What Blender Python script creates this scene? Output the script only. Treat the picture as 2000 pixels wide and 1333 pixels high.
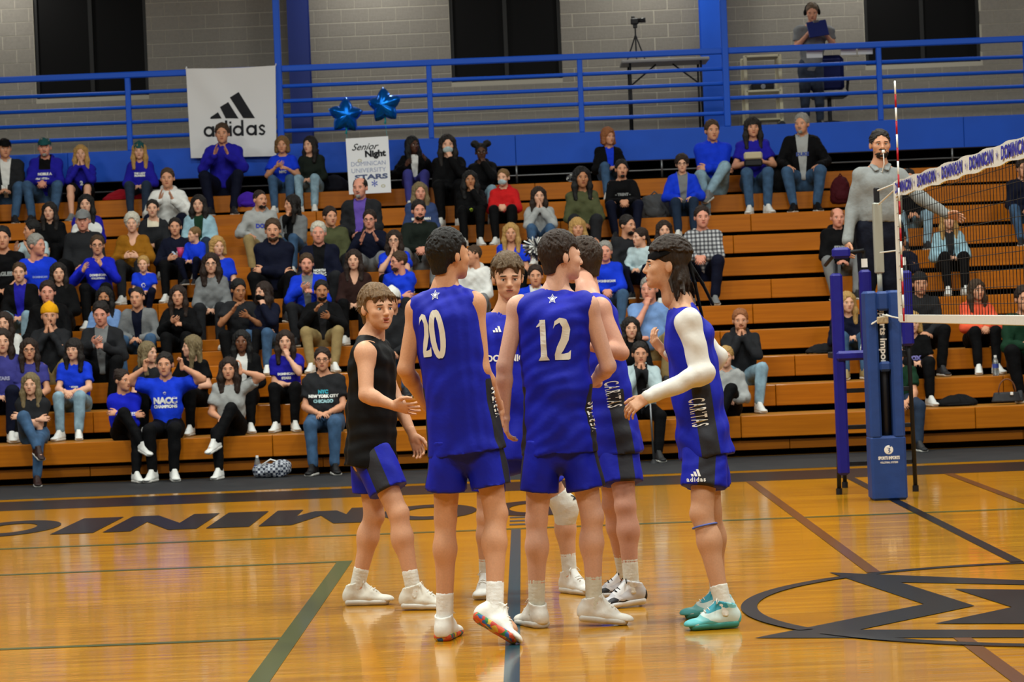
import bpy, math, random
import numpy as np
from mathutils import Matrix, Vector
from mathutils.bvhtree import BVHTree
for o in list(bpy.data.objects): bpy.data.objects.remove(o)
random.seed(5); rng = np.random.default_rng(5)
SC = bpy.context.scene
COL = SC.collection
# ------------------------------------------------------------------ camera
FPX, EYE = 4750.0, 1.6
def _n(v): v = np.asarray(v, float); return v/np.linalg.norm(v)
_y = _n([(1020-1000)/FPX, -(611-666.5)/FPX, -1.0])          # world +Y seen at this pixel
_x = np.array([1.0, 0.040, 0.0]); _x = _n(_x-_y*np.dot(_x, _y))
_z = np.cross(_x, _y)
RC = np.array([_x, _y, _z])                                  # camera -> world
cam = bpy.data.cameras.new('camera'); camo = bpy.data.objects.new('camera', cam); COL.objects.link(camo)
cam.sensor_width = 36; cam.lens = FPX/2000*36; cam.clip_end = 200
camo.matrix_world = Matrix([list(RC[0])+[0], list(RC[1])+[0], list(RC[2])+[EYE], [0, 0, 0, 1]])
cam.dof.use_dof = True; cam.dof.focus_distance = 12.4; cam.dof.aperture_fstop = 8.0
SC.camera = camo
# ------------------------------------------------------------------ world, lamps, exposure
SC.view_settings.view_transform = 'Standard'; SC.view_settings.look = 'None'
SC.view_settings.gamma = 1; SC.view_settings.use_curve_mapping = False
SC.view_settings.exposure = 0.12
W = bpy.data.worlds.new('hall_ambience'); SC.world = W; W.use_nodes = True
W.node_tree.nodes['Background'].inputs[0].default_value = (0.80, 0.88, 1.0, 1)
W.node_tree.nodes['Background'].inputs[1].default_value = 0.02
def area(x, y, z, size, power, col=(0.94, 1.0, 0.95), rot=(0, 0, 0)):
    l = bpy.data.lights.new('ceiling_lamp_light', 'AREA'); l.energy = power; l.size = size; l.color = col
    o = bpy.data.objects.new('ceiling_lamp_light', l); o.location = (x, y, z); o.rotation_euler = rot; COL.objects.link(o)
    return o
for yy, pw in ((5, 330), (12, 410), (19, 370), (26, 185)):
    for xx in (-9, -3, 3, 9): area(xx, yy, 9.0, 1.3, pw)
for xx in (-7.6, -2.0, 2.1, 5.2, 9.5): area(xx, 35.3, 7.3, 0.35, 46, (1, 0.98, 0.9))   # lamps over the gallery
def ray(px, py): return RC @ np.array([(px-1000)/FPX, -(py-666.5)/FPX, -1.0])
def pix(px, py, Y):                                          # point seen at a pixel at depth Y
    w = ray(px, py); t = Y/w[1]; return np.array([w[0]*t, Y, EYE+w[2]*t])
def flo(px, py):                                             # floor point seen at a pixel
    w = ray(px, py); t = -EYE/w[2]; return np.array([w[0]*t, w[1]*t, 0.0])
# ------------------------------------------------------------------ materials
def lin(c):
    if isinstance(c, str): c = tuple(int(c[i:i+2], 16) for i in (0, 2, 4))
    return tuple((x/255/12.92 if x/255 <= .04045 else ((x/255+.055)/1.055)**2.4) for x in c)+(1,)
MC = {}
def mat(name, col, rough=.6, metal=0., bump=0., bscale=20., vary=0., col2=None, sub=0., coat=0., stretch=(1, 1, 1), spec=.28, alpha=1., trans=0.):
    """procedural material; col2 takes over where the mesh attribute 'panel' is positive"""
    key = (name, str(col), str(col2), rough, metal, bump)
    if key in MC: return MC[key]
    m = bpy.data.materials.new(name); m.use_nodes = True; nt = m.node_tree; N = nt.nodes; L = nt.links
    b = N['Principled BSDF']; b.inputs['Roughness'].default_value = rough; b.inputs['Metallic'].default_value = metal
    b.inputs['Specular IOR Level'].default_value = spec
    b.inputs['Coat Weight'].default_value = coat; b.inputs['Coat Roughness'].default_value = .08
    if sub: b.inputs['Subsurface Weight'].default_value = sub; b.inputs['Subsurface Radius'].default_value = (.02, .008, .004)
    if alpha < 1: b.inputs['Alpha'].default_value = alpha
    if trans: b.inputs['Transmission Weight'].default_value = trans
    c = lin(col); b.inputs['Base Color'].default_value = c; out = None
    if vary or bump:
        tc = N.new('ShaderNodeTexCoord'); mp = N.new('ShaderNodeMapping'); L.new(tc.outputs['Object'], mp.inputs[0])
        mp.inputs['Scale'].default_value = stretch
        nz = N.new('ShaderNodeTexNoise'); nz.inputs['Scale'].default_value = bscale; nz.inputs['Detail'].default_value = 4
        L.new(mp.outputs[0], nz.inputs[0])
        if bump:
            bp = N.new('ShaderNodeBump'); bp.inputs['Strength'].default_value = bump; bp.inputs['Distance'].default_value = .02
            L.new(nz.outputs[0], bp.inputs['Height']); L.new(bp.outputs[0], b.inputs['Normal'])
    if vary:
        rp = N.new('ShaderNodeValToRGB'); L.new(nz.outputs[0], rp.inputs[0]); rp.color_ramp.elements[0].position = .3; rp.color_ramp.elements[1].position = .7
        rp.color_ramp.elements[0].color = tuple(x*(1-vary) for x in c[:3])+(1,)
        rp.color_ramp.elements[1].color = tuple(min(1, x*(1+vary)) for x in c[:3])+(1,); out = rp.outputs[0]
    if col2:
        at = N.new('ShaderNodeAttribute'); at.attribute_name = 'panel'
        gt = N.new('ShaderNodeMath'); gt.operation = 'GREATER_THAN'; gt.inputs[1].default_value = 0; L.new(at.outputs['Fac'], gt.inputs[0])
        mx = N.new('ShaderNodeMix'); mx.data_type = 'RGBA'; L.new(gt.outputs[0], mx.inputs[0]); mx.inputs[7].default_value = lin(col2)
        if out: L.new(out, mx.inputs[6])
        else: mx.inputs[6].default_value = c
        out = mx.outputs[2]
    if out: L.new(out, b.inputs['Base Color'])
    MC[key] = m; return m
# ------------------------------------------------------------------ objects
def tag(o, label=None, cat=None, group=None, kind=None):
    for k, v in (('label', label), ('category', cat), ('group', group), ('kind', kind)):
        if v: o[k] = v
    return o
def empty(name, loc, label=None, cat=None, group=None):
    o = bpy.data.objects.new(name, None); o.location = tuple(loc); o.empty_display_size = .1; COL.objects.link(o)
    return tag(o, label, cat, group)
def link(name, me, parent=None, loc=None):
    o = bpy.data.objects.new(name, me); COL.objects.link(o)
    if parent: o.parent = parent
    if loc is not None: o.location = tuple(loc)
    return o
def fast_mesh(name, V, faces, mats, midx=None, panel=None, smooth=True):
    """V (n,3); faces: list of int arrays (m,3) or (m,4)"""
    me = bpy.data.meshes.new(name); V = np.ascontiguousarray(V, np.float32)
    if not isinstance(faces, list): faces = [faces]
    faces = [np.asarray(f, np.int32) for f in faces if len(f)]
    tot = np.concatenate([np.full(len(f), f.shape[1], np.int32) for f in faces]); flat = np.concatenate([f.ravel() for f in faces])
    st = np.concatenate([[0], np.cumsum(tot)[:-1]]).astype(np.int32)
    me.vertices.add(len(V)); me.vertices.foreach_set('co', V.ravel())
    me.loops.add(len(flat)); me.loops.foreach_set('vertex_index', flat)
    me.polygons.add(len(tot)); me.polygons.foreach_set('loop_start', st); me.polygons.foreach_set('loop_total', tot)
    if midx is not None: me.polygons.foreach_set('material_index', np.asarray(midx, np.int32))
    me.polygons.foreach_set('use_smooth', np.full(len(tot), smooth))
    for m in (mats if isinstance(mats, (list, tuple)) else [mats]): me.materials.append(m)
    if panel is not None:
        a = me.attributes.new('panel', 'FLOAT', 'POINT'); a.data.foreach_set('value', np.asarray(panel, np.float32))
    me.update(calc_edges=True); return me
class MB:
    """collects boxes, tubes and polygons into one mesh"""
    def __init__(s): s.v = []; s.f = []; s.m = []; s.n = 0
    def add(s, V, F, mi=0):
        V = np.asarray(V, float); s.v.append(V); s.f += [tuple(i+s.n for i in f) for f in F]; s.m += [mi]*len(F); s.n += len(V); return s
    def box(s, x0, x1, y0, y1, z0, z1, mi=0, bev=0.):
        if bev:
            b = bev; V = []
            for (x, sx) in ((x0, 1), (x1, -1)):
                for (y, sy) in ((y0, 1), (y1, -1)):
                    for (z, sz) in ((z0, 1), (z1, -1)): V += [(x+sx*b, y+sy*b, z), (x+sx*b, y, z+sz*b), (x, y+sy*b, z+sz*b)]
            I = lambda a, c, e, k: (a*4+c*2+e)*3+k
            F = []
            F.append((I(0,0,0,0), I(0,1,0,0), I(1,1,0,0), I(1,0,0,0))); F.append((I(0,0,1,0), I(1,0,1,0), I(1,1,1,0), I(0,1,1,0)))
            F.append((I(0,0,0,1), I(1,0,0,1), I(1,0,1,1), I(0,0,1,1))); F.append((I(0,1,0,1), I(0,1,1,1), I(1,1,1,1), I(1,1,0,1)))
            F.append((I(0,0,0,2), I(0,0,1,2), I(0,1,1,2), I(0,1,0,2))); F.append((I(1,0,0,2), I(1,1,0,2), I(1,1,1,2), I(1,0,1,2)))
            for c in (0, 1):
                for e in (0, 1):
                    F.append((I(0,c,e,0), I(0,c,e,1), I(1,c,e,1), I(1,c,e,0)))
                    F.append((I(c,0,e,0), I(c,0,e,2), I(c,1,e,2), I(c,1,e,0)))
                    F.append((I(c,e,0,1), I(c,e,0,2), I(c,e,1,2), I(c,e,1,1)))
            for a in (0, 1):
                for c in (0, 1):
                    for e in (0, 1): F.append((I(a,c,e,0), I(a,c,e,1), I(a,c,e,2)))
            return s.add(V, F, mi)
        V = [(x, y, z) for x in (x0, x1) for y in (y0, y1) for z in (z0, z1)]
        return s.add(V, [(0,1,3,2), (4,6,7,5), (0,4,5,1), (2,3,7,6), (0,2,6,4), (1,5,7,3)], mi)
    def tube(s, pts, r, n=8, mi=0, cap=True):
        pts = [np.asarray(p, float) for p in pts]; V = []; F = []; prev = None
        rs = r if isinstance(r, (list, tuple)) else [r]*len(pts)
        for i, p in enumerate(pts):
            t = _n(pts[min(i+1, len(pts)-1)]-pts[max(i-1, 0)])
            if prev is None: a = np.cross(t, [0, 0, 1.]); a = _n(a) if np.linalg.norm(a) > .05 else np.array([1., 0, 0])
            else: a = _n(prev-t*np.dot(prev, t))
            prev = a; b = np.cross(t, a)
            for k in range(n): th = 2*math.pi*k/n; V.append(p+rs[i]*(a*math.cos(th)+b*math.sin(th)))
        for i in range(len(pts)-1):
            for k in range(n): F.append((i*n+k, i*n+(k+1) % n, (i+1)*n+(k+1) % n, (i+1)*n+k))
        if cap: F.append(tuple(range(n))[::-1]); F.append(tuple((len(pts)-1)*n+k for k in range(n)))
        return s.add(V, F, mi)
    def prism(s, P, off, mi=0):
        """polygon P (3D points) extruded by off"""
        P = [np.asarray(p, float) for p in P]; off = np.asarray(off, float); n = len(P)
        return s.add(P+[p+off for p in P], [tuple(range(n)), tuple(range(2*n-1, n-1, -1))]+[(i, i+n, (i+1) % n+n, (i+1) % n) for i in range(n)], mi)
    def mesh(s, name, mats, smooth=False):
        me = bpy.data.meshes.new(name); me.from_pydata(np.concatenate(s.v).tolist(), [], s.f)
        for m in (mats if isinstance(mats, (list, tuple)) else [mats]): me.materials.append(m)
        me.polygons.foreach_set('material_index', s.m); me.polygons.foreach_set('use_smooth', [smooth]*len(s.f)); me.update(); return me
    def build(s, name, mats, parent=None, loc=None, smooth=False): return link(name, s.mesh(name, mats, smooth), parent, loc)
def text_mesh(body, size, bold=0., shear=0., space=1., align='CENTER'):
    """flat lettering in the xy plane -> (verts, faces)"""
    cu = bpy.data.curves.new('lettering', 'FONT'); cu.body = body; cu.size = size; cu.offset = bold; cu.shear = shear; cu.space_character = space
    cu.align_x = align; cu.align_y = 'CENTER'; cu.resolution_u = 3
    ob = bpy.data.objects.new('lettering', cu); me = bpy.data.meshes.new_from_object(ob)
    V = np.array([v.co[:] for v in me.vertices]); F = [tuple(p.vertices) for p in me.polygons]
    bpy.data.objects.remove(ob); bpy.data.meshes.remove(me); bpy.data.curves.remove(cu); return V, F
def place2d(V, o, ex, ey): return np.asarray(o)+V[:, :1]*np.asarray(ex, float)+V[:, 1:2]*np.asarray(ey, float)
def ell_mesh(c, r, n=8, m=6, R=None):
    V = [(0, 0, 1)]; F = []
    for i in range(1, m):
        ph = math.pi*i/m
        for k in range(n): th = 2*math.pi*k/n; V.append((math.sin(ph)*math.cos(th), math.sin(ph)*math.sin(th), math.cos(ph)))
    V.append((0, 0, -1)); last = len(V)-1
    for k in range(n): F.append((0, 1+k, 1+(k+1) % n)); F.append((last, last-n+(k+1) % n, last-n+k))
    Q = [(1+i*n+k, 1+(i+1)*n+k, 1+(i+1)*n+(k+1) % n, 1+i*n+(k+1) % n) for i in range(m-2) for k in range(n)]
    V = np.array(V, float)*np.asarray(r)
    if R is not None: V = V @ np.asarray(R).T
    return V+np.asarray(c), F+Q
# ------------------------------------------------------------------ distance-field modelling (bodies, cloth, hair)
def smin(a, b, k):
    h = np.clip(.5+.5*(b-a)/k, 0, 1); return b+(a-b)*h-k*h*(1-h)
class Sdf:
    def __init__(s, h): s.h = h; s.ops = []
    def _add(s, op, fn, lo, hi, k): s.ops.append((op, fn, np.asarray(lo, float), np.asarray(hi, float), k)); return s
    def cone(s, a, b, ra, rb, k=.02, op='u'):
        a = np.asarray(a, float); b = np.asarray(b, float); ab = b-a; L2 = max(ab @ ab, 1e-9)
        def fn(X, Y, Z):
            t = np.clip(((X-a[0])*ab[0]+(Y-a[1])*ab[1]+(Z-a[2])*ab[2])/L2, 0, 1)
            return np.sqrt((X-a[0]-t*ab[0])**2+(Y-a[1]-t*ab[1])**2+(Z-a[2]-t*ab[2])**2)-(ra+(rb-ra)*t)
        r = max(ra, rb); return s._add(op, fn, np.minimum(a, b)-r, np.maximum(a, b)+r, k)
    def flat(s, a, b, ra, rb, side, k=.03, op='u', cut=False):
        """elliptic tapered limb; ra, rb = (radius along side, radius across); cut = flat ends"""
        a = np.asarray(a, float); b = np.asarray(b, float); ab = b-a; L = np.linalg.norm(ab); t_ = ab/L
        sd = np.asarray(side, float); sd = _n(sd-t_*(sd @ t_)); fw = np.cross(sd, t_)
        def fn(X, Y, Z):
            x = X-a[0]; y = Y-a[1]; z = Z-a[2]
            w = x*t_[0]+y*t_[1]+z*t_[2]; t = np.clip(w/L, 0, 1); u = x*sd[0]+y*sd[1]+z*sd[2]; v = x*fw[0]+y*fw[1]+z*fw[2]
            rx = ra[0]+(rb[0]-ra[0])*t; ry = ra[1]+(rb[1]-ra[1])*t; rm = np.minimum(rx, ry)
            if cut:
                d = (np.sqrt((u/rx)**2+(v/ry)**2)-1)*rm; return np.maximum(d, np.maximum(-w, w-L))
            ov = w-t*L; return (np.sqrt((u/rx)**2+(v/ry)**2+(ov/rm)**2)-1)*rm
        r = max(max(ra), max(rb)); return s._add(op, fn, np.minimum(a, b)-r, np.maximum(a, b)+r, k)
    def ell(s, c, r, R=None, k=.02, op='u'):
        c = np.asarray(c, float); r = np.asarray(r, float); R = np.eye(3) if R is None else np.asarray(R)   # R columns = axes
        def fn(X, Y, Z):
            x = X-c[0]; y = Y-c[1]; z = Z-c[2]
            q = [(x*R[0, i]+y*R[1, i]+z*R[2, i])/r[i] for i in range(3)]
            k0 = np.sqrt(q[0]**2+q[1]**2+q[2]**2); k1 = np.sqrt((q[0]/r[0])**2+(q[1]/r[1])**2+(q[2]/r[2])**2)+1e-9
            return k0*(k0-1)/k1
        return s._add(op, fn, c-r.max(), c+r.max(), k)
    def keep(s, p, n):                                       # keep the side the normal points away from
        p = np.asarray(p, float); n = _n(n)
        def fn(X, Y, Z): return (X-p[0])*n[0]+(Y-p[1])*n[1]+(Z-p[2])*n[2]
        return s._add('i', fn, p, p, 0)
    def field(s, fn_):                                       # arbitrary addition to the distance
        return s._add('f', fn_, (0, 0, 0), (0, 0, 0), 0)
    def mesh(s):
        h = s.h; U = [o for o in s.ops if o[0] == 'u']
        lo = np.min([o[2] for o in U], 0)-2.5*h; hi = np.max([o[3] for o in U], 0)+2.5*h
        n = np.ceil((hi-lo)/h).astype(int)+1; ax = [(lo[i]+h*np.arange(n[i])).astype(np.float32) for i in range(3)]
        F = np.full(n, .3, np.float32)
        for op, fn, a, b, k in s.ops:
            if op in 'if':
                G = [ax[0][:, None, None], ax[1][None, :, None], ax[2][None, None, :]]
                if op == 'i': F = np.maximum(F, fn(*G).astype(np.float32))
                else: F = F+fn(*G).astype(np.float32)
                continue
            m = 2*h+k; i0 = np.maximum(((a-m-lo)/h).astype(int), 0); i1 = np.minimum(np.ceil((b+m-lo)/h).astype(int)+1, n)
            if (i1 <= i0).any(): continue
            sl = tuple(slice(i0[i], i1[i]) for i in range(3))
            d = fn(ax[0][sl[0]][:, None, None], ax[1][sl[1]][None, :, None], ax[2][sl[2]][None, None, :])
            F[sl] = smin(F[sl], d, k) if op == 'u' else -smin(-F[sl], d, max(k, 1e-4))
        return nets(F, lo, h)
def nets(F, lo, h):
    S = F < 0; n = np.array(F.shape); nc = n-1; P = []; C = []; E = []
    st = np.array([nc[1]*nc[2], nc[2], 1])
    for ax_ in range(3):
        A = [slice(None)]*3; B = [slice(None)]*3; A[ax_] = slice(0, -1); B[ax_] = slice(1, None)
        sa, sb = S[tuple(A)], S[tuple(B)]; I = np.nonzero(sa != sb); I = np.stack(I, 1)
        if not len(I): continue
        o1, o2 = [(1, 2), (2, 0), (0, 1)][ax_]
        I = I[(I[:, o1] > 0) & (I[:, o1] < n[o1]-1) & (I[:, o2] > 0) & (I[:, o2] < n[o2]-1)]
        J = I.copy(); J[:, ax_] += 1
        f0 = F[tuple(I.T)]; f1 = F[tuple(J.T)]; p = I.astype(np.float64); p[:, ax_] += f0/(f0-f1)
        cells = []
        for (d1, d2) in ((-1, -1), (0, -1), (0, 0), (-1, 0)):
            c = I.copy(); c[:, o1] += d1; c[:, o2] += d2; cells.append(c @ st)
        q = np.stack(cells, 1); inside = S[tuple(I.T)]; q[~inside] = q[~inside][:, ::-1]
        E.append(q); P.append(np.repeat(p, 4, 0)); C.append(np.stack(cells, 1).ravel())
    Q = np.concatenate(E); P = np.concatenate(P); C = np.concatenate(C)
    u, inv = np.unique(C, return_inverse=True); cnt = np.bincount(inv)
    V = np.stack([np.bincount(inv, P[:, i])/cnt for i in range(3)], 1)*h+lo
    return V, np.searchsorted(u, Q)
def normals(V, Q):
    nrm = np.cross(V[Q[:, 2]]-V[Q[:, 0]], V[Q[:, 3]]-V[Q[:, 1]]); N = np.zeros_like(V)
    for i in range(4):
        for a in range(3): N[:, a] += np.bincount(Q[:, i], nrm[:, a], len(V))
    return N/(np.linalg.norm(N, axis=1, keepdims=True)+1e-9)
def relax(V, Q, it=1, w=.5):
    for _ in range(it):
        A = np.zeros_like(V); c = np.zeros(len(V))
        for i in range(4):
            for j in (1, 3):
                t = Q[:, (i+j) % 4]
                for a in range(3): A[:, a] += np.bincount(Q[:, i], V[t, a], len(V))
                c += np.bincount(Q[:, i], minlength=len(V))
        V = V*(1-w)+w*A/np.maximum(c, 1)[:, None]
    return V
def folds(V, Q, amp, freq, seed, mask=None):
    """cloth folds: push the vertices along their normals with a few crossed waves"""
    r = np.random.default_rng(seed); N = normals(V, Q); d = np.zeros(len(V))
    for i in range(5):
        k = r.normal(size=3)*freq*(.6+.5*i); w = r.normal(size=3)*freq*.5
        d += np.sin(V @ k+r.uniform(0, 6)+1.5*np.sin(V @ w+r.uniform(0, 6)))/(1+.5*i)
    d *= amp/2
    if mask is not None: d *= mask
    return V+N*d[:, None]
def join(parts):
    """[(V, [faces...], matindex)] -> V, tris, quads, midx"""
    Vs = []; T = []; Qd = []; mt = []; mq = []; n = 0
    for V, F, mi in parts:
        V = np.asarray(V); Vs.append(V)
        if isinstance(F, np.ndarray): Qd.append(F+n); mq += [mi]*len(F)
        else:
            for f in F:
                if len(f) == 3: T.append(np.array([f])+n); mt.append(mi)
                else: Qd.append(np.array([f])+n); mq.append(mi)
        n += len(V)
    fl = []
    if T: fl.append(np.concatenate(T))
    if Qd: fl.append(np.concatenate(Qd))
    return np.concatenate(Vs), fl, mt+mq
# ------------------------------------------------------------------ the hall
def wood_mat(name, colA, colB, rough, coat, scale, plank=None, bump=.03):
    m = bpy.data.materials.new(name); m.use_nodes = True; nt = m.node_tree; N = nt.nodes; L = nt.links; b = N['Principled BSDF']
    tc = N.new('ShaderNodeTexCoord'); mp = N.new('ShaderNodeMapping'); L.new(tc.outputs['Object'], mp.inputs[0]); mp.inputs['Scale'].default_value = (.35, scale, scale)
    nz = N.new('ShaderNodeTexNoise'); nz.inputs['Scale'].default_value = 1.6; nz.inputs['Detail'].default_value = 8; nz.inputs['Roughness'].default_value = .65; L.new(mp.outputs[0], nz.inputs[0])
    rp = N.new('ShaderNodeValToRGB'); L.new(nz.outputs[0], rp.inputs[0]); e = rp.color_ramp.elements
    e[0].position = .32; e[1].position = .68; e[0].color = lin(colA); e[1].color = lin(colB); out = rp.outputs[0]
    if plank:
        br = N.new('ShaderNodeTexBrick'); L.new(tc.outputs['Object'], br.inputs[0]); br.inputs['Scale'].default_value = 1
        br.inputs['Brick Width'].default_value = plank[0]; br.inputs['Row Height'].default_value = plank[1]; br.inputs['Mortar Size'].default_value = .0012
        br.inputs['Color1'].default_value = (.78, .74, .7, 1); br.inputs['Color2'].default_value = (1.12, 1.1, 1.05, 1); br.inputs['Mortar'].default_value = (.6, .5, .4, 1)
        mx = N.new('ShaderNodeMix'); mx.data_type = 'RGBA'; mx.blend_type = 'MULTIPLY'; mx.inputs[0].default_value = .75
        L.new(out, mx.inputs[6]); L.new(br.outputs[0], mx.inputs[7]); out = mx.outputs[2]
    L.new(out, b.inputs['Base Color']); b.inputs['Roughness'].default_value = rough
    b.inputs['Specular IOR Level'].default_value = .25; b.inputs['Coat Weight'].default_value = coat; b.inputs['Coat Roughness'].default_value = .05
    bp = N.new('ShaderNodeBump'); bp.inputs['Strength'].default_value = bump; bp.inputs['Distance'].default_value = .01
    n2 = N.new('ShaderNodeTexNoise'); n2.inputs['Scale'].default_value = 1; m2 = N.new('ShaderNodeMapping'); m2.inputs['Scale'].default_value = (1.3, 16, 4)
    L.new(tc.outputs['Object'], m2.inputs[0]); L.new(m2.outputs[0], n2.inputs[0]); L.new(n2.outputs[0], bp.inputs['Height'])
    L.new(bp.outputs[0], b.inputs['Normal']); L.new(bp.outputs[0], b.inputs['Coat Normal']); return m
M_floor = wood_mat('court_maple', 'a06a02', 'c88e08', .22, .5, 9, (1.5, .057), .09)
M_bl = wood_mat('bleacher_wood', '965204', 'b4680a', .38, .15, 14)
M_bt = wood_mat('bleacher_tread_wood', '9a6420', 'b67c30', .4, .1, 14)
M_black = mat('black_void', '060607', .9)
M_steel = mat('dull_steel', '77797c', .4, .8)
M_rail = mat('blue_rail_paint', '0a52cc', .5, bump=.03, bscale=60)
M_fascia = mat('blue_fascia_paint', '064cc0', .5, vary=.06, bscale=2)
M_colblue = mat('dark_blue_column_paint', '10246a', .5, vary=.05, bscale=3)
M_white = mat('white_plastic', 'e4e4e0', .5); M_dark = mat('black_metal', '15161a', .5)
fl = MB().box(-16, 16, -3, 36.4, -.1, 0).build('floor', M_floor); tag(fl, 'glossy orange maple gym floor', kind='structure')
ZM = [0.0015]
def mark(name, polys, m, label=None, dz=0):
    """flat paint on the floor: each polygon a list of (x, y)"""
    b = MB(); ZM[0] += .0001
    for i, P in enumerate(polys): b.add([(p[0], p[1], ZM[0]+dz+i*.00004) for p in P], [tuple(range(len(P)))])
    o = b.build(name, m, fl)
    if label: o['label'] = label
    return o
P_black = mat('black_floor_paint', '060606', .35, coat=.04, spec=.2); P_brown = mat('brown_floor_line', '5a3408', .3, coat=.25)
P_green = mat('olive_floor_line', '454a18', .3, coat=.25); P_teal = mat('teal_floor_line', '123c46', .3, coat=.25)
M_mat = mat('grey_runner', '1f2124', .7, bump=.05, bscale=40)
rect = lambda x0, x1, y0, y1: [(x0, y0), (x1, y0), (x1, y1), (x0, y1)]
mark('border_band', [rect(-14, 14, 21.85, 23.0)], P_black)
mark('grey_runner_strip', [rect(-14, 14, 23.3, 25.4)], M_mat)
CX, CR = 2.88, 1.80
mark('court_line', [rect(-14, 14, 17.95, 18.05)], P_green); mark('court_line', [rect(-14, -1.2, 16.02, 16.1)], P_green)
mark('court_line', [rect(-14, -1.2, 12.25, 12.32)], P_green); mark('court_line', [rect(-1.29, -1.19, 4, 16.1)], P_green)
mark('court_line', [rect(-.145, -.075, 4, 17.95)], P_teal)
for k in range(4): mark('court_dash', [rect(-.16, .03, 18.3+k*.32, 18.42+k*.32)], P_teal)
mark('court_line', [rect(CX-.04, CX+.04, 14.45, 21.85)], P_black, 'black centre line under the net')
mark('court_line', [rect(1.95, 2.03, 14.2, 21.85)], P_brown); mark('court_line', [rect(1.95, 2.03, 4, 11.35)], P_brown)
mark('court_line', [rect(3.73, 3.81, 14.2, 21.85)], P_brown); mark('court_line', [rect(3.73, 3.81, 4, 11.35)], P_brown)
CY = 12.62
def ring(a0, a1):
    n = 40; A = [a0+(a1-a0)*i/n for i in range(n+1)]; P = []
    for i in range(n):
        q = []
        for (a, r) in ((A[i], CR), (A[i+1], CR), (A[i+1], CR-.085), (A[i], CR-.085)): q.append((CX+r*math.cos(a), CY+r*math.sin(a)))
        P.append(q[::-1] if a1 > a0 else q)
    return P
cp = lambda x, y: tuple(flo(1380+x/2.942, 880+y/2.942)[:2])
t1 = cp(705, 705); t2 = cp(275, 1083)
an = lambda p: math.atan2(p[1]-CY, p[0]-CX)
a1, a2 = an(cp(735, 722)), an(cp(370, 1060)) % (2*math.pi)
mark('circle_line', ring(an(cp(850, 703)), 0)+ring(a1, a2)+ring(an(cp(400, 1092)) % (2*math.pi), 2*math.pi), P_black, 'black circle around the midcourt emblem')
S1 = [cp(*p) for p in ((705, 705), (1824, 765), (1824, 790), (1115, 762), (1540, 897), (880, 1035), (1824, 1035), (1824, 1080), (275, 1083), (1250, 888))]
S2 = [cp(*p) for p in ((1425, 800), (1824, 820), (1824, 1000), (1310, 1000), (1755, 905))]
def tomid(P): return [(CX, p[1]) if p[0] > 2.55 else p for p in P]
mir = lambda P: [(2*CX-p[0], p[1]) for p in P][::-1]
S1, S2 = tomid(S1), tomid(S2)
quad = lambda S, I: [S[i] for i in I]
T = [quad(S1, (0, 3, 2, 1)), quad(S1, (0, 9, 4, 3)), quad(S1, (9, 8, 5, 4)), quad(S1, (8, 7, 6, 5)), quad(S2, (0, 4, 2, 1)), quad(S2, (4, 3, 2))]
mark('emblem', T+[mir(p) for p in T], P_black, 'black zigzag star emblem painted at midcourt')
# lettering facing the stands: DOMINICAN, block capitals built from bars
def letter(ch):
    w = .22
    if ch == 'I': return [rect(0, .34, 0, 1)], .34
    if ch == 'N': return [rect(0, w, 0, 1), rect(.74-w, .74, 0, 1), [(0, 1), (.74-w, 0), (.74, 0), (w, 1)]], .74
    if ch == 'M': return [rect(0, w, 0, 1), rect(.85-w, .85, 0, 1), [(0, 1), (.33, .15), (.52, .15), (w+.04, 1)], [(.85-w-.04, 1), (.33, .15), (.52, .15), (.85, 1)]], .85
    if ch == 'A': return [[(0, 0), (w+.03, 0), (.47, 1), (.28, 1)], [(.75-w-.03, 0), (.75, 0), (.47, 1), (.28, 1)], rect(.2, .55, .25, .42)], .75
    P = []; n = 28
    for i in range(n):
        a, b = 2*math.pi*i/n, 2*math.pi*(i+1)/n
        if ch == 'C' and abs((a+b)/2-math.pi) > 2.45: continue
        if ch == 'D' and math.cos((a+b)/2) < 0: continue
        q = []
        for (t, r) in ((a, 1), (b, 1), (b, 0), (a, 0)): q.append((.39+(.39 if r else .2)*math.cos(t), .5+(.5 if r else .3)*math.sin(t)))
        P.append(q)
    if ch == 'D': P += [rect(.1, .32, 0, 1), rect(.1, .4, 0, .2), rect(.1, .4, .8, 1)]
    return P, .78
x = .42; YA, YB = 19.1, 20.6
for ch in 'DOMINICAN':
    P, w = letter(ch); k = 1.0
    mark('court_letter', [[(x-p[0]*k, YB-p[1]*(YB-YA)) for p in q] for q in P], P_black, None); x -= w*k+.075
# ---- bleachers
ROW0, RZ0, RT, RR, NR = 25.3, .43, .74, .29, 11
def row_y(n): return ROW0+(n-1)*RT
def row_z(n): return RZ0+(n-1)*RR if n > 0 else 0.
bl = empty('bleachers', (0, ROW0, 0), 'long orange wooden bleachers rising in rows behind the court', 'bleachers')
PL = 2.44
face_me = MB().box(0, PL-.006, 0, .035, -.225, 0, bev=.006).mesh('face_board', M_bl)
seat_me = MB().box(0, PL-.006, 0, RT-.06, -.04, 0, bev=.004).mesh('seat_board', M_bt)
for n in range(1, NR+1):
    off = (.9, -.35, .4)[n % 3]
    for i in range(-5, 5):
        xx = i*PL+off*.6
        if xx > 9.6 or xx+PL < -9: continue
        link('face_board', face_me, bl, (xx, row_y(n)-ROW0, row_z(n)))
        link('seat_board', seat_me, bl, (xx, row_y(n)-ROW0+.035, row_z(n)-.002))
low_me = MB().box(0, PL-.006, 0, .03, .07, .17, bev=.004).mesh('toe_board', M_bl)
for i in range(-5, 5): link('toe_board', low_me, bl, (i*PL+.3, .10, 0))
b = MB()
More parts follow.
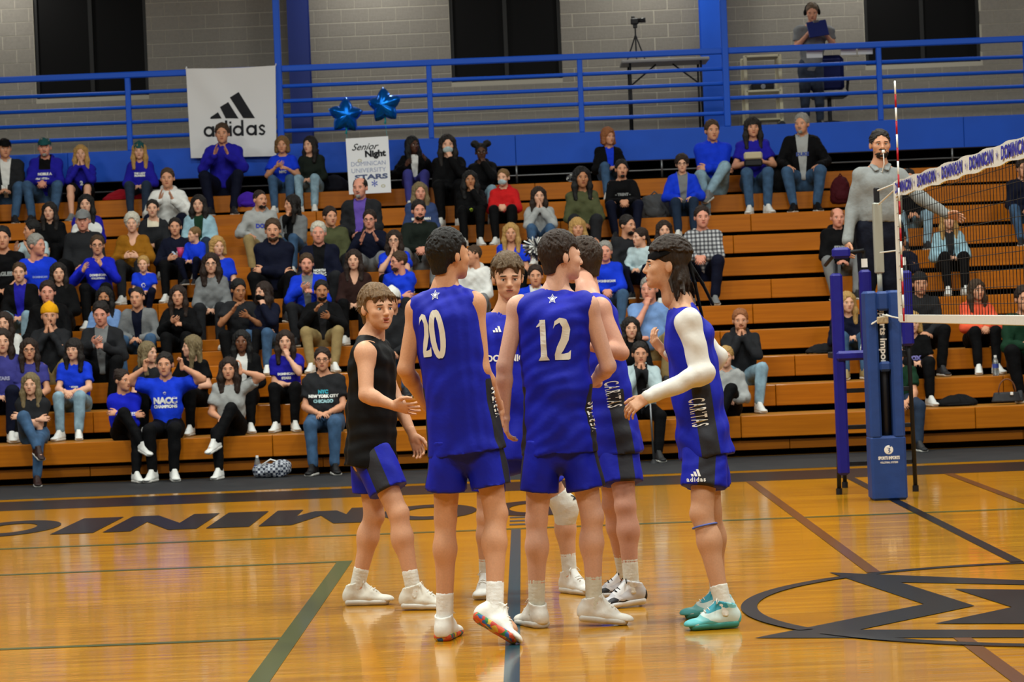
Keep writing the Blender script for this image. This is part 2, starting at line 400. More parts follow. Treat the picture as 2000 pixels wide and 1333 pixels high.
for n in range(1, NR): b.box(-11, 11, row_y(n)+.5-ROW0, row_y(n)+.52-ROW0, 0, row_z(n)-.05)
b.box(-11, 11, NR*RT-.1, NR*RT-.08, 0, row_z(NR)-.05); b.build('cavity_shade_sheets', M_black, bl)  # black sheets stand in for the shade behind the board gaps
# aisle steps: half-height blocks in the two aisles
st_me = MB().box(0, .6, 0, .3, 0, .13, bev=.006).mesh('aisle_step', M_bl)
for n in range(2, NR-1):
    link('aisle_step', st_me, bl, (-3.95, row_y(n)+RT-.31-ROW0, row_z(n)))
# ---- shade under the gallery painted as a black panel, and steel rails
wu = MB().box(-12, 12, 34.2, 34.3, 0, 3.7).build('wall_shade_under_gallery', M_black); wu['kind'] = 'structure'
gr = empty('guard_rail', (0, 33.42, row_z(NR)+.06), 'thin grey steel rails in the dark gap behind the top row', 'rail')
z0 = row_z(NR)
for dz in (.10, .24): MB().tube([(-11, .1, dz), (11, .1, dz)], .012).build('rail_bar', M_steel, gr, smooth=True)
for xx in np.arange(-10, 11, 2.0): MB().tube([(xx, .1, 0), (xx, .1, .28)], .016).build('rail_stanchion', M_steel, gr, smooth=True)
# ---- gallery: slab, fascia, railing
GY, GT, GB, WY = 33.5, 4.05, 3.63, 36.3
ga = empty('gallery', (0, GY, GB), 'blue-fronted gallery deck running above the top of the bleachers', 'balcony')
MB().box(-12, 12, .12, WY-GY-.03, .12, GT-GB).build('deck', mat('concrete_deck', '6a6761', .8), ga)
for i in range(-2, 2): MB().box(i*6.17, i*6.17+6.165, 0, .12, 0, GT-GB, bev=.004).build('fascia_panel', M_fascia, ga)
ra = empty('gallery_railing', (0, GY+.06, GT), 'blue steel railing with five bars along the gallery edge', 'railing')
colx = [pix(px, 250, GY)[0] for px in (-43, 252, 548, 842, 1137, 1422, 1722, 2010)]
MB().box(-12, 12, -.035, .035, 1.0, 1.085, bev=.012).build('top_rail', M_rail, ra)
for k in range(4): MB().tube([(-12, 0, .8-.205*k), (12, 0, .8-.205*k)], .027).build('rail_bar', M_rail, ra, smooth=True)
for i, xx in enumerate(colx):
    tall = i in (2, 5); r = .045 if tall else .036
    MB().box(xx-r, xx+r, -r-.02, r-.02, 0, 5.0 if tall else 1.0, bev=.008).build('post', M_rail, ra)
# ---- block wall with windows
M_block = mat('painted_block', '75716a', .75, bump=.12, bscale=30, vary=.08)
M_mortar = mat('block_joint', '9a968a', .9)
wx = [(pix(a, 100, WY)[0], pix(b_, 100, WY)[0]) for a, b_ in ((68, 288), (880, 1097), (1690, 1915))]
WZ = pix(990, 157, WY)[2]
wall = MB().box(-12, 12, WY-.0125, WY+.15, 0, WZ); xs = [-12]+[v for p in wx for v in p]+[12]
for i in range(0, 8, 2): wall.box(xs[i], xs[i+1], WY-.0125, WY+.15, WZ, 9.2)
wb = wall.build('wall_back', M_mortar); wb['kind'] = 'structure'; wb['label'] = 'grey painted concrete block wall behind the gallery'
BW, BH = .405, .203
blk = {}
def block_mesh(w):
    w = round(w, 2)
    if w not in blk: blk[w] = MB().box(0, w-.010, 0, .03, 0, BH-.010, bev=.004).mesh('block', M_block)
    return blk[w]
spots = []
for j in range(20):
    z = 4.0+j*BH; x = -9.4+(BW/2 if j % 2 else 0)
    if z > 7.4: break
    while x < 9.6:
        a, e = x, x+BW
        for (p, q) in wx:
            if z+BH > WZ+.02:
                if p <= a < q: a = q
                if p < e <= q: e = p
        if e-a > .06: spots.append((abs((a+e)/2)+abs(z-5.6)*1.5, a, e-a, z))
        x += BW
spots.sort()
for d, a, w, z in spots[:290]: link('block', block_mesh(w), wb, (a, WY-.016, z))
b = MB()
for d, a, w, z in spots[290:]: b.box(a, a+w-.01, WY-.016, WY+.014, z, z+BH-.01)
o = b.build('block_courses', M_block, wb); o['kind'] = 'stuff'
M_frame = mat('black_window_frame', '0a0a0b', .5); M_pane = mat('dark_window_glass', '030304', .6, spec=.1)
for i, (p, q) in enumerate(wx):
    wn = empty('window_%d' % (i+1), ((p+q)/2, WY, WZ), 'dark tall gallery window'); wn['kind'] = 'structure'; h = (q-p)/2
    f = MB()
    for a, e in ((-h, -h+.05), (h-.05, h), (-.03, .03)): f.box(a, e, .02, .12, 0, 4)
    f.box(-h, h, .02, .12, 0, .05); f.build('window_frame', M_frame, wn)
    for a, e in ((-h+.05, -.03), (.03, h-.05)): MB().box(a, e, .06, .075, .05, 4).build('pane', M_pane, wn)
for i, (pa, pb) in enumerate(((566, 606), (1372, 1418))):
    a, e = pix(pa, 150, WY-.3)[0], pix(pb, 150, WY-.3)[0]
    c = empty('trim_%d' % (i+1), ((a+e)/2, WY-.2, GT), 'blue steel column against the block wall'); c['kind'] = 'structure'; w = (e-a)/2
    MB().box(-w, w, -.16, -.14, 0, 5).build('flange', M_colblue if i == 0 else M_fascia, c)
    MB().box(-.015, .015, -.14, .14, 0, 5).build('web', M_colblue if i == 0 else M_fascia, c)
    MB().box(-w, w, .14, .16, 0, 5).build('flange', M_colblue if i == 0 else M_fascia, c)
ce = MB().box(-16, 16, -3, 36.5, 9.3, 9.4).build('ceiling', mat('ceiling_panels', 'b5b3ac', .9)); ce['kind'] = 'structure'
# ------------------------------------------------------------------ people: templates
UP = np.array([0, 0, 1.])
def frame(f, up=UP):
    """columns: right-handed (f x u, f, u)"""
    f = _n(f); up = np.asarray(up, float); u = _n(up-f*(up @ f)); return np.stack([np.cross(f, u), f, u], 1)
def rot(axis, deg): return np.array(Matrix.Rotation(math.radians(deg), 3, Vector(tuple(axis))))
SKIN, LIPS, EYEW, IRIS, BROW = range(5)
def head_template(h, fem=False, mouth=0):
    s = Sdf(h); j = .9 if fem else 1.
    s.ell((0, -.016, .035), (.074, .096, .088), k=.02); s.ell((0, .036, -.02), (.062*j, .056, .086), k=.03)
    s.ell((0, .044, -.066), (.049*j, .045, .044), k=.03); s.ell((0, .076, -.096), (.021*j, .018, .017), k=.022)
    s.ell((0, .073, .021), (.049, .018, .014), k=.02)
    for e in (-1, 1):
        s.ell((e*.041, .060, -.020), (.021, .022, .021), k=.02)
        s.ell((e*.0315, .1005, .002), (.0185, .0165, .011), k=.012, op='s')
    s.cone((0, .088, .010), (0, .108, -.026), .0085, .0118, k=.012); s.ell((0, .098, -.030), (.0165, .013, .009), k=.008)
    if mouth: s.ell((0, .098, -.062), (.014, .02, .008), k=.006, op='s')
    s.ell((0, .088, -.060), (.026, .010, .016), k=.012)
    if mouth: s.ell((0, .101, -.062), (.0155, .02, .0075), k=.005, op='s')
    for e in (-1, 1): s.ell((e*.076, -.012, -.006), (.009, .019, .031), rot((0, 0, 1), e*20), k=.006)
    s.cone((0, -.022, -.05), (0, -.036, -.17), .050*j, .055*j, k=.03)
    V, Q = s.mesh(); parts = [(V, Q, SKIN)]
    hi = h < .006; n, m = (14, 10) if hi else (8, 6)
    for e in (-1, 1):
        parts.append((*ell_mesh((e*.0315, .0735, .002), (.0135, .0135, .0125), n, m), EYEW))
        parts.append((*ell_mesh((e*.0315, .0815, .002), (.0066, .0066, .0066), n, m), IRIS))
        parts.append((*ell_mesh((e*.0315, .0825, .0122), (.016, .0075, .0038), n, m, rot((0, 0, 1), -e*14)), SKIN))     # upper lid
        parts.append((*ell_mesh((e*.0315, .0860, .0094), (.0145, .0030, .0016), n, m, rot((0, 0, 1), -e*16)), BROW))   # lashes
        parts.append((*ell_mesh((e*.032, .0885, .0245), (.019, .0055, .0038), n, m, rot((0, 0, 1), -e*20) @ rot((0, 1, 0), e*6)), BROW))
    o = .007 if mouth else 0
    parts.append((*ell_mesh((0, .0955, -.0545+o*.3), (.0215, .0062, .0042), n, m), LIPS)); parts.append((*ell_mesh((0, .0945, -.0645-o), (.0185, .0065, .0052), n, m), LIPS))
    if not mouth: parts.append((*ell_mesh((0, .0985, -.0595), (.0205, .0026, .0014), n, m), BROW))
    return [(np.asarray(V)*[1.07, 1, 1], Q, m) for V, Q, m in parts]
HD = {}
def head_parts(h, fem, mouth=0):
    if (h, fem, mouth) not in HD: HD[(h, fem, mouth)] = head_template(h, fem, mouth)
    return HD[(h, fem, mouth)]
HANDS = {}
def hand_template(h, pose):
    """wrist at origin, fingers +y, back of the hand +z, thumb +x"""
    if (h, pose) in HANDS: return HANDS[(h, pose)]
    s = Sdf(h); curl, spread = {'flat': (6, 5), 'relax': (28, 3), 'fist': (82, 1), 'open': (12, 10)}[pose]
    s.cone((0, -.03, 0), (0, .015, 0), .026, .027, k=.015)
    s.flat((0, .02, 0), (0, .082, 0), (.034, .017), (.040, .013), (1, 0, 0), k=.012); s.ell((.022, .035, -.008), (.017, .03, .015), k=.012)
    for i, (x, L, r) in enumerate(((.030, .070, .0088), (.0105, .078, .0092), (-.0095, .073, .0088), (-.0285, .058, .0078))):
        p = np.array([x, .088-abs(x-.005)*.25, 0]); a = 0.; sp = math.radians((1.5-i)*spread)
        for kf, (f, cu) in enumerate(((.45, curl*.8), (.31, curl*1.15), (.24, curl*.8))):
            a += math.radians(cu); d = np.array([math.sin(sp)*math.cos(a), math.cos(sp)*math.cos(a), -math.sin(a)]); q = p+d*L*f*1.05
            s.cone(p, q, r*(1-.08*kf), r*(.93-.08*kf), k=.003); p = q
    tb = np.array([.030, .022, -.006])
    if pose == 'fist': pts = [tb, tb+[.020, .030, -.016], tb+[.008, .052, -.034], tb+[-.012, .058, -.042]]
    else: pts = [tb, tb+[.024, .026, -.006], tb+[.034, .055, -.010], tb+[.036, .080, -.012]]
    for a, b_, r0, r1 in zip(pts[:-1], pts[1:], (.0135, .0112, .0102), (.0112, .0102, .0085)): s.cone(a, b_, r0, r1, k=.006)
    HANDS[(h, pose)] = s.mesh(); return HANDS[(h, pose)]
SHOE = {}
def shoe_meshes(h=.011):
    """origin at the ankle joint, toe +y, sole at z = -.09 -> (upper, sole)"""
    if h in SHOE: return SHOE[h]
    s = Sdf(h); s.ell((0, -.042, -.045), (.040, .043, .052), k=.02); s.flat((0, -.03, -.048), (0, .06, -.050), (.038, .044), (.042, .038), (1, 0, 0), k=.02)
    s.flat((0, .06, -.050), (0, .15, -.066), (.043, .036), (.043, .024), (1, 0, 0), k=.02); s.ell((0, .163, -.068), (.044, .046, .027), k=.015)
    s.cone((0, -.020, -.02), (0, -.014, .034), .043, .047, k=.02); s.flat((0, .030, .040), (0, .085, -.018), (.026, .012), (.024, .010), (1, 0, 0), k=.015)
    s.cone((0, .015, -.005), (0, .10, -.040), .036, .030, k=.015); s.keep((0, 0, -.074), (0, 0, -1)); s.keep((0, -.01, .034), (0, -.30, 1))
    s.cone((0, -.012, .02), (0, -.010, .09), .036, .037, k=.008, op='s'); up = s.mesh()
    s = Sdf(h*.8); s.flat((0, -.042, -.074), (0, .05, -.074), (.047, .030), (.043, .030), (1, 0, 0), k=.015); s.flat((0, .05, -.074), (0, .155, -.076), (.043, .028), (.050, .026), (1, 0, 0), k=.015)
    s.keep((0, 0, -.095), (0, 0, -1)); s.keep((0, .1, -.064), (0, .02, 1)); SHOE[h] = (up, s.mesh()); return SHOE[h]
# ---- hair and headwear in head coordinates
HAIRT = {}
def hair_sdf(kind, h):
    s = Sdf(h); N0 = lambda X, Y, Z: .0045*np.sin(95*X+30*np.sin(14*Z))*np.sin(70*Z+45*Y)+.003*np.sin(140*Y+60*X+9*np.sin(40*Z))
    def cap(t, top=.0): s.ell((0, -.020, .040), (.076+t, .099+t, .092+t+top), k=.012)
    face = lambda w=.066, y=.108, z=-.03, hgt=.118: s.ell((0, y, z), (w, .075, hgt), k=.012, op='s')
    def ears(r=.028):
        for e in (-1, 1): s.ell((e*.088, .012, -.022), (r, .036, .038), k=.008, op='s')
    if kind in ('short', 'crop', 'gray', 'shaved', 'wavy'):
        cap({'short': .010, 'crop': .006, 'gray': .008, 'shaved': .0015, 'wavy': .015}[kind], {'wavy': .010}.get(kind, .004))
        face(.076, .112, -.020, .118); ears(); s.keep((0, -.02, -.052), (0, .5, -1))
        s.ell((0, .075, -.10), (.10, .09, .10), k=.01, op='s')
    elif kind == 'balding':
        cap(.004); s.ell((0, .03, .12), (.062, .11, .09), k=.012, op='s'); face(.075, .1, -.03, .13); ears(); s.keep((0, -.02, -.05), (0, .5, -1))
    elif kind in ('long', 'wavylong', 'bangs', 'curlylong'):
        N0 = lambda X, Y, Z: .0042*np.sin(24*np.arctan2(X, .06-Y)+9*np.sin(11*Z))+.003*np.sin(41*np.arctan2(X, .06-Y)-30*Z)+.004*np.exp(-(X/.006)**2)*(Z > .05)
        cap(.012, .004); w = .034 if kind != 'curlylong' else .044
        for e in (-1, 1):
            s.cone((e*.066, -.005, .06), (e*.084, .012, -.10), .032, w, k=.03); s.cone((e*.084, .012, -.10), (e*.080, .035, -.25), w, w*.75, k=.03)
        s.flat((0, -.075, .03), (0, -.085, -.24), (.080, .042), (.088, .036), (1, 0, 0), k=.03)
        s.ell((0, .110, -.030), (.056, .078, .118 if kind != 'bangs' else .066), k=.010, op='s'); s.ell((0, .05, -.19), (.050, .09, .09), k=.02, op='s')
    elif kind == 'bob':
        cap(.016, .004)
        for e in (-1, 1): s.cone((e*.07, -.01, .05), (e*.078, .010, -.085), .034, .036, k=.03)
        s.flat((0, -.07, .03), (0, -.075, -.08), (.078, .045), (.085, .042), (1, 0, 0), k=.03); s.ell((0, .110, -.030), (.056, .078, .118), k=.010, op='s'); s.ell((0, .04, -.13), (.052, .09, .06), k=.02, op='s')
    elif kind in ('pulled', 'ponytail', 'bun'):
        cap(.006); face(.070, .110, -.028, .122); ears(); s.keep((0, -.02, -.055), (0, .4, -1))
        if kind == 'bun': s.ell((0, -.10, .10), (.04, .04, .036), k=.012)
        if kind == 'ponytail': s.cone((0, -.11, .03), (0, -.14, -.08), .026, .03, k=.015); s.cone((0, -.14, -.08), (.02, -.12, -.20), .03, .014, k=.015)
    elif kind == 'puffs':
        cap(.006); face(.070, .110, -.028, .122); ears(); s.keep((0, -.02, -.055), (0, .4, -1))
        for e in (-1, 1): s.ell((e*.082, -.02, .125), (.056, .056, .054), k=.01)
    elif kind == 'short_curly':
        cap(.022, .008); face(.066, .108, -.035, .115); s.keep((0, -.02, -.10), (0, .4, -1)); ears(.02)
    elif kind == 'beanie':
        s.ell((0, -.020, .052), (.088, .110, .100), k=.01); s.cone((0, -.02, .14), (0, -.03, .155), .02, .012, k=.03)
        s.keep((0, .06, .035), (0, .10, -1)); N0 = lambda X, Y, Z: .002*np.sin(130*np.arctan2(X, Y+.02)*.25)
    elif kind == 'ballcap':
        s.ell((0, -.018, .046), (.084, .106, .094), k=.01); s.keep((0, .05, .034), (0, .12, -1)); s.flat((0, .07, .042), (0, .135, .030), (.072, .007), (.055, .006), (1, 0, 0), k=.01); N0 = None
    elif kind == 'cap_backwards':
        s.ell((0, -.018, .046), (.084, .106, .094), k=.01); s.keep((0, .05, .040), (0, -.12, -1)); s.flat((0, -.10, .030), (0, -.165, .015), (.070, .007), (.055, .006), (1, 0, 0), k=.01); N0 = None
    elif kind == 'beard':
        s.ell((0, .046, -.066), (.0545, .052, .053), k=.01); s.ell((0, .076, -.095), (.026, .023, .022), k=.015)
        s.ell((0, .105, -.020), (.09, .07, .034), k=.012, op='s'); s.ell((0, .03, -.02), (.09, .05, .045), k=.012, op='s'); s.ell((0, .105, -.060), (.0255, .03, .0105), k=.006, op='s')
        s.ell((0, .094, -.045), (.028, .012, .006), k=.006); s.keep((0, 0, -.125), (0, 0, -1)); s.keep((0, .0, 0), (0, -1, .0))
    elif kind == 'goatee':
        s.ell((0, .082, -.092), (.027, .024, .030), k=.01); s.ell((0, .094, -.045), (.028, .011, .006), k=.004); s.ell((0, .11, -.060), (.0235, .03, .0095), k=.004, op='s')
    elif kind == 'mask':
        s.ell((0, .050, -.056), (.060, .062, .050), k=.01); s.ell((0, .10, -.035), (.022, .02, .025), k=.015); s.keep((0, .09, -.015), (0, -.2, 1)); s.keep((0, 0, 0), (0, -1, 0)); N0 = None
    elif kind == 'headphones':
        for e in (-1, 1): s.ell((e*.090, -.01, -.005), (.022, .036, .042), k=.005)
        for i in range(10):
            a, b_ = [math.radians(-5+19*(i+d)) for d in (0, 1)]; s.cone((.093*math.cos(a), -.01, .115*math.sin(a)+.02), (.093*math.cos(b_), -.01, .115*math.sin(b_)+.02), .009, .009, k=.003)
        N0 = None
    elif kind == 'headband':
        cap(.013, .004); s.keep((0, .06, .075), (0, .42, 1)); s.keep((0, .06, .030), (0, -.42, -1)); N0 = None
    if N0: s.field(N0)
    return s
def hair_mesh(kind, h):
    if (kind, h) not in HAIRT:
        V, Q = hair_sdf(kind, h).mesh(); V = V*[1.07, 1, 1]; HAIRT[(kind, h)] = fast_mesh(kind, V, Q, None)
    return HAIRT[(kind, h)]
def place_shared(name, me, material, parent, loc, R, sc):
    o = link(name, me, parent); M = np.eye(4); M[:3, :3] = np.asarray(R)*sc; M[:3, 3] = loc; o.matrix_local = Matrix(M.tolist())
    if not me.materials: me.materials.append(None)
    ms = material if isinstance(material, list) else [material]
    while len(me.materials) < len(ms): me.materials.append(None)
    for i, m in enumerate(ms): o.material_slots[i].link = 'OBJECT'; o.material_slots[i].material = m
    return o
def ik(a, c, l1, l2, pole):
    a = np.asarray(a, float); c = np.asarray(c, float); d = c-a; D = np.linalg.norm(d); mx = (l1+l2)*.995
    if D > mx: c = a+d/D*mx; d = c-a; D = mx
    x = (l1*l1-l2*l2+D*D)/(2*D); hh = math.sqrt(max(l1*l1-x*x, 0)); u = d/D; p = np.asarray(pole, float); p = _n(p-u*(p @ u))
    return a+u*x+p*hh, c
SK = {}
def skin_mat(c):
    if c not in SK: SK[c] = mat('skin_'+c, c, .5, bump=.04, bscale=120, vary=.05, sub=.06)
    return SK[c]
M_lips = {}
def lips_mat(c):
    if c not in M_lips:
        r = [int(c[i:i+2], 16) for i in (0, 2, 4)]; M_lips[c] = mat('lips_'+c, (int(r[0]*.82), int(r[1]*.58), int(r[2]*.58)), .4)
    return M_lips[c]
M_eye = mat('eye_white', 'd8d4cc', .25); M_iris = mat('eye_iris', '2b1d14', .2)
def cloth(c, c2=None, kind='cloth', rough=.8):
    if kind == 'denim': return mat('denim_'+c, c, .85, bump=.15, bscale=14, vary=.28)
    return mat('%s_%s_%s' % (kind, c, c2), c, rough, bump=.55, bscale=13, vary=.08, col2=c2, spec=.12)
def hair_mat(c): return mat('hair_'+c, c, .62, bump=.5, bscale=38, vary=.3, stretch=(3, 3, .6), spec=.3)
# ------------------------------------------------------------------ bodies from joints
def body_sdf(J, h, w, k=1.):
    """J: world joints. One continuous surface from neck to wrists and ankles. w = width factor, k = size"""
    s = Sdf(h); L = _n(J['sl']-J['sr']); P = (J['hl']+J['hr'])/2; C = (J['sl']+J['sr'])/2; up = _n(C-P); Wm = P+(C-P)*.42
    s.flat(P-up*.03*k, Wm, (.150*w*k, .105*w*k), (.132*w*k, .098*w*k), L, k=.05*k); s.flat(Wm, C-up*.07*k, (.132*w*k, .098*w*k), (.160*w*k, .112*w*k), L, k=.05*k)
    s.cone(J['sl']-L*.03*k, J['sr']+L*.03*k, .050*k, .050*k, k=.05*k); s.cone(C+up*.01*k, J['neck'], .062*k, .056*k, k=.04*k); s.cone(J['neck'], J['head']-UP*.06*k, .056*k, .050*k, k=.02*k)
    for e in 'lr': s.cone(J['neck']-up*.03*k, J['s'+e]+(C-J['s'+e])*.25+up*.012*k, .048*k, .044*k, k=.04*k)
    for e in 'lr':
        a, b_, c = J['s'+e], J['e'+e], J['w'+e]
        s.ell(a, np.array([.056, .056, .056])*k, k=.04*k); s.cone(a, b_, .050*k, .039*k, k=.03*k); m = b_+(c-b_)*.28; s.cone(b_, m, .039*k, .041*k, k=.02*k); s.cone(m, c, .041*k, .026*k, k=.02*k)
        a, b_, c = J['h'+e], J['k'+e], J['a'+e]
        s.cone(a, b_, .080*w*k, .055*k, k=.04*k); m = b_+(c-b_)*.30; s.cone(b_, m, .053*k, .054*k, k=.02*k); s.cone(m, c, .054*k, .035*k, k=.03*k)
        f = J.get('kf'+e)
        if f is not None: s.ell(m-f*.018*k, (.046*k, .046*k, .085*k), k=.03*k); s.ell(b_+f*.020*k, (.040*k, .040*k, .046*k), k=.02*k)
        if 't'+e in J: s.cone(c, c+J['t'+e]*.10*k-UP*.045*k, .036*k, .030*k, k=.02*k)
    return s
def finish(name, V, Q, mats, par, base, panel=None, midx=None):
    return link(name, fast_mesh(name, V-base, Q, mats, midx, panel), par)
def drape_text(body, size, V, Q, centre, ex, ey, m, par, base, name='lettering', bold=0., off=.006, shear=0., shape=None, off_dir=None, space=1.):
    """lettering laid on a garment: every vertex is pushed onto the cloth along the view of the chest normal"""
    tv, tf = shape if shape is not None else text_mesh(body, size, bold, shear, space)
    if len(tv) == 0: return
    ex = _n(ex); n = _n(np.cross(ex, ey)); ey = np.cross(n, ex)
    W_ = place2d(tv, centre, ex, ey); bvh = BVHTree.FromPolygons([tuple(v) for v in V], [tuple(q) for q in Q.tolist()])
    out = []
    for p in W_:
        hit = bvh.ray_cast(Vector(p+n*.35), Vector(-n), .8)
        out.append(np.array(hit[0])+n*off if hit[0] else p)
    me = bpy.data.meshes.new(name); me.from_pydata([tuple(v-base) for v in out], [], tf); me.materials.append(m); me.update(); return link(name, me, par)
SEED = [0]
M_sole = mat('white_sole', 'd9d7d0', .6)
def dress(J, sp, label, group=None, base=None):
    """build one person from world joints J and a description sp"""
    SEED[0] += 1; seed = SEED[0]; k = sp.get('k', 1.); w = sp.get('w', 1.); hb = sp.get('hb', .022); hc = sp.get('hc', .017); hh = sp.get('hh', .009)
    par = empty('person', base, label, 'person', group); base = np.asarray(base, float)
    L = _n(J['sl']-J['sr']); P = (J['hl']+J['hr'])/2; C = (J['sl']+J['sr'])/2; up = _n(C-P); F = _n(np.cross(up, L)); F = -F if F @ J['bf'] < 0 else F
    Wm = P+(C-P)*.42; sk = skin_mat(sp['skin']); fem = sp.get('fem', False)
    hs = k*(.98 if not fem else .95)*sp.get('hs', 1.); HR = J['HR']
    # ---- body, one mesh
    parts = []
    V, Q = body_sdf(J, hb, w, k).mesh(); parts.append((V, Q, SKIN))
    for V, Q, mi in head_parts(hh, fem, sp.get('mouth', 0)): parts.append((np.asarray(V)*hs @ HR.T+J['head'], Q, mi))
    hp = sp.get('hands', ('relax', 'relax'))
    for e, pose in zip('lr', hp):
        V, Q = hand_template(sp.get('hf', .008), pose); fl_, bk = J['f'+e], J['b'+e]; Rh = frame(fl_, bk)
        if e == 'r': V = V*[-1, 1, 1]; Q = Q[:, ::-1]
        parts.append((V*k*sp.get('hz', .97)*(.92 if fem else 1) @ Rh.T+J['w'+e], Q, SKIN))
    V, fl_, mi = join(parts); me = fast_mesh('body', V-base, fl_, [sk, lips_mat(sp['skin']), M_eye, M_iris, hair_mat(sp.get('brow', sp.get('hc_', '2a1c12')))], mi)
    link('body', me, par)
    # ---- hair and headwear
    hm = sp.get('hh2', .010)
    for kind, c in sp.get('hair', []):
        nm = {'beard': 'beard', 'goatee': 'beard', 'mask': 'face_mask', 'beanie': 'beanie', 'ballcap': 'cap', 'cap_backwards': 'cap', 'headphones': 'headphones', 'headband': 'headband'}.get(kind, 'hair')
        m = hair_mat(c) if nm in ('hair', 'beard') else cloth(c)
        if kind.startswith('custom'): continue
        place_shared(nm, hair_mesh(kind, hm), m, par, J['head']-base, HR, hs)
    if sp.get('glasses'):
        g = MB()
        for e in (-1, 1):
            g.tube([(e*.033+.021*math.cos(a), .098-.004*abs(math.cos(a)), .002+.016*math.sin(a)) for a in np.linspace(0, 2*math.pi, 13)], .0022, 5, cap=False)
            g.tube([(e*.053, .094, .006), (e*.075, .03, .004), (e*.078, -.01, .0)], .0018, 5)
        g.tube([(-.012, .101, .006), (.012, .101, .006)], .0018, 5)
        place_shared('glasses', g.mesh('glasses', [], True), M_dark, par, J['head']-base, HR, hs)
    # ---- top
    T = sp['top']; ty = T[0]; t = {'tee': .020, 'tank': .022, 'long': .022, 'hoodie': .032, 'jacket': .032, 'fitted': .014}[ty]*k
    s = Sdf(hc); hem = sp.get('hem', .03)*k; fl = sp.get('flare', 0.)
    bx, by = .150*w*k+t+fl, .105*w*k+t+fl*.6
    s.flat(P-up*(hem+.06), Wm, (bx, by), (.135*w*k+t, .102*w*k+t), L, k=.05*k)
    s.flat(Wm, C-up*.07*k, (.135*w*k+t, .102*w*k+t), (.163*w*k+t, .114*w*k+t*.8), L, k=.05*k)
    if fem and ty != 'tank': s.ell(C-up*.15*k+F*.075*k*w+L*.07*k, np.array([.07, .07, .075])*k*w, k=.05*k); s.ell(C-up*.15*k+F*.075*k*w-L*.07*k, np.array([.07, .07, .075])*k*w, k=.05*k)
    if sp.get('belly'): s.ell(P+up*.14*k+F*.09*k, np.array([.15, .13, .15])*k*sp['belly'], k=.06*k)
    sr = .053*k+t*.55
    s.cone(J['sl']-L*.03*k, J['sr']+L*.03*k, sr, sr, k=.04*k); nb = C+_n(J['neck']-C)*min(np.linalg.norm(J['neck']-C), .075*k); s.cone(C-up*.02*k, nb-up*.02*k, .070*k+t*.3, .060*k+t*.3, k=.04*k)
    for e in 'lr': s.cone(nb-up*.035*k, J['s'+e]+(C-J['s'+e])*.2+up*.012*k, .048*k+t*.4, .046*k+t*.4, k=.04*k)
    if ty == 'hoodie': s.ell(J['neck']-F*.055*k+up*.005, np.array([.105, .105, .055])*k, k=.03*k); s.flat(J['neck']-F*.06*k, C-F*.13*k-up*.08*k, (.10*k, .04*k), (.07*k, .035*k), L, k=.03*k)
    if ty == 'jacket': s.cone(J['neck']-UP*.02*k, J['neck']+UP*.025*k, .072*k, .072*k, k=.02*k)
    s.keep(P-up*hem, -up)
    nd = {'tee': .055, 'tank': .045, 'fitted': .06}.get(ty, .035)*k
    s.cone(nb+F*.014*k-up*(nd-.045*k), nb+up*.09*k+(J['neck']-nb)*.5, .057*k, .085*k, k=.008, op='s')
    if sp.get('vneck'): s.cone(C+F*.13*k-up*.06*k, J['neck']+F*.06*k, .02*k, .06*k, k=.01, op='s')
    for e in 'lr':
        a, b_, c = J['s'+e], J['e'+e], J['w'+e]; sg = 1 if e == 'l' else -1
        if ty == 'tank': s.ell(a+L*sg*.074*k-up*.03*k, np.array([.062, .062, .066])*k, k=.010, op='s'); s.cone(a+L*sg*.066*k, a+L*sg*.080*k-up*.13*k, .056*k, .035*k, k=.010, op='s')
        elif ty == 'tee': d = b_-a; s.ell(a, np.array([1, 1, 1])*(.058*k+t*.8), k=.03*k); s.flat(a-d*.05, a+d*.66, (.058*k+t*.6, .058*k+t*.6), (.052*k+t*.9, .052*k+t*.9), L, k=.03*k, cut=True)
        else:
            tt = t*.75; s.ell(a, np.array([1, 1, 1])*(.054*k+tt*.7), k=.03*k); s.cone(a, b_, .051*k+tt*.9, .042*k+tt, k=.03*k); e2 = c-_n(c-b_)*.012; s.cone(b_, e2, .043*k+tt, .030*k+tt*.8, k=.02*k)
    V, Q = s.mesh(); V = folds(V, Q, sp.get('fold', .007)*k, 18/k, seed)
    X = V-P; u = X @ L; v = X @ F; z = X @ up; panel = None; pm = sp.get('panel')
    if pm == 'open': panel = np.where(v > 0, .035*k+.10*np.clip(z-.1, 0, .5)-np.abs(u), -1.)
    elif pm == 'bib': panel = np.where(v > -.05, np.minimum(z-.36*k, .08*k-np.abs(u)), -1.)
    elif pm == 'side': panel = np.minimum(np.minimum(.048*k-np.abs(v+.012), np.abs(u)-.05), .30*k-z)
    elif pm == 'sleeve':
        dl = np.min([np.linalg.norm(V-(J['s'+e]+(J['w'+e]-J['s'+e])*q), axis=1) for e in 'lr' for q in (.35, .6, .85)], 0); panel = .10-dl
    elif pm == 'chest': panel = z-.30*k
    m = T[3] if len(T) > 3 and T[3] else cloth(T[1], T[2])
    nm = {'tee': 'tshirt', 'tank': 'jersey', 'long': 'shirt', 'hoodie': 'hoodie', 'jacket': 'jacket', 'fitted': 'shirt'}[ty]
    finish(nm, V, Q, m, par, base, panel); tv, tq = V, Q
    for (txt, size, dy, c) in sp.get('print', []):
        drape_text(txt, size*k, tv, tq, C+F*.1*k-up*(.15-dy)*k, -L if False else np.cross(up, F), up, mat('print_'+c, c, .7), par, base, 'print', bold=.004*size/.06)
    # ---- bottoms
    B = sp['bot']; t = {'pants': .016, 'leggings': .014, 'jeans': .014, 'shorts': .024, 'loose': .026}[B[0]]*k; s = Sdf(sp.get('hbot', hc))
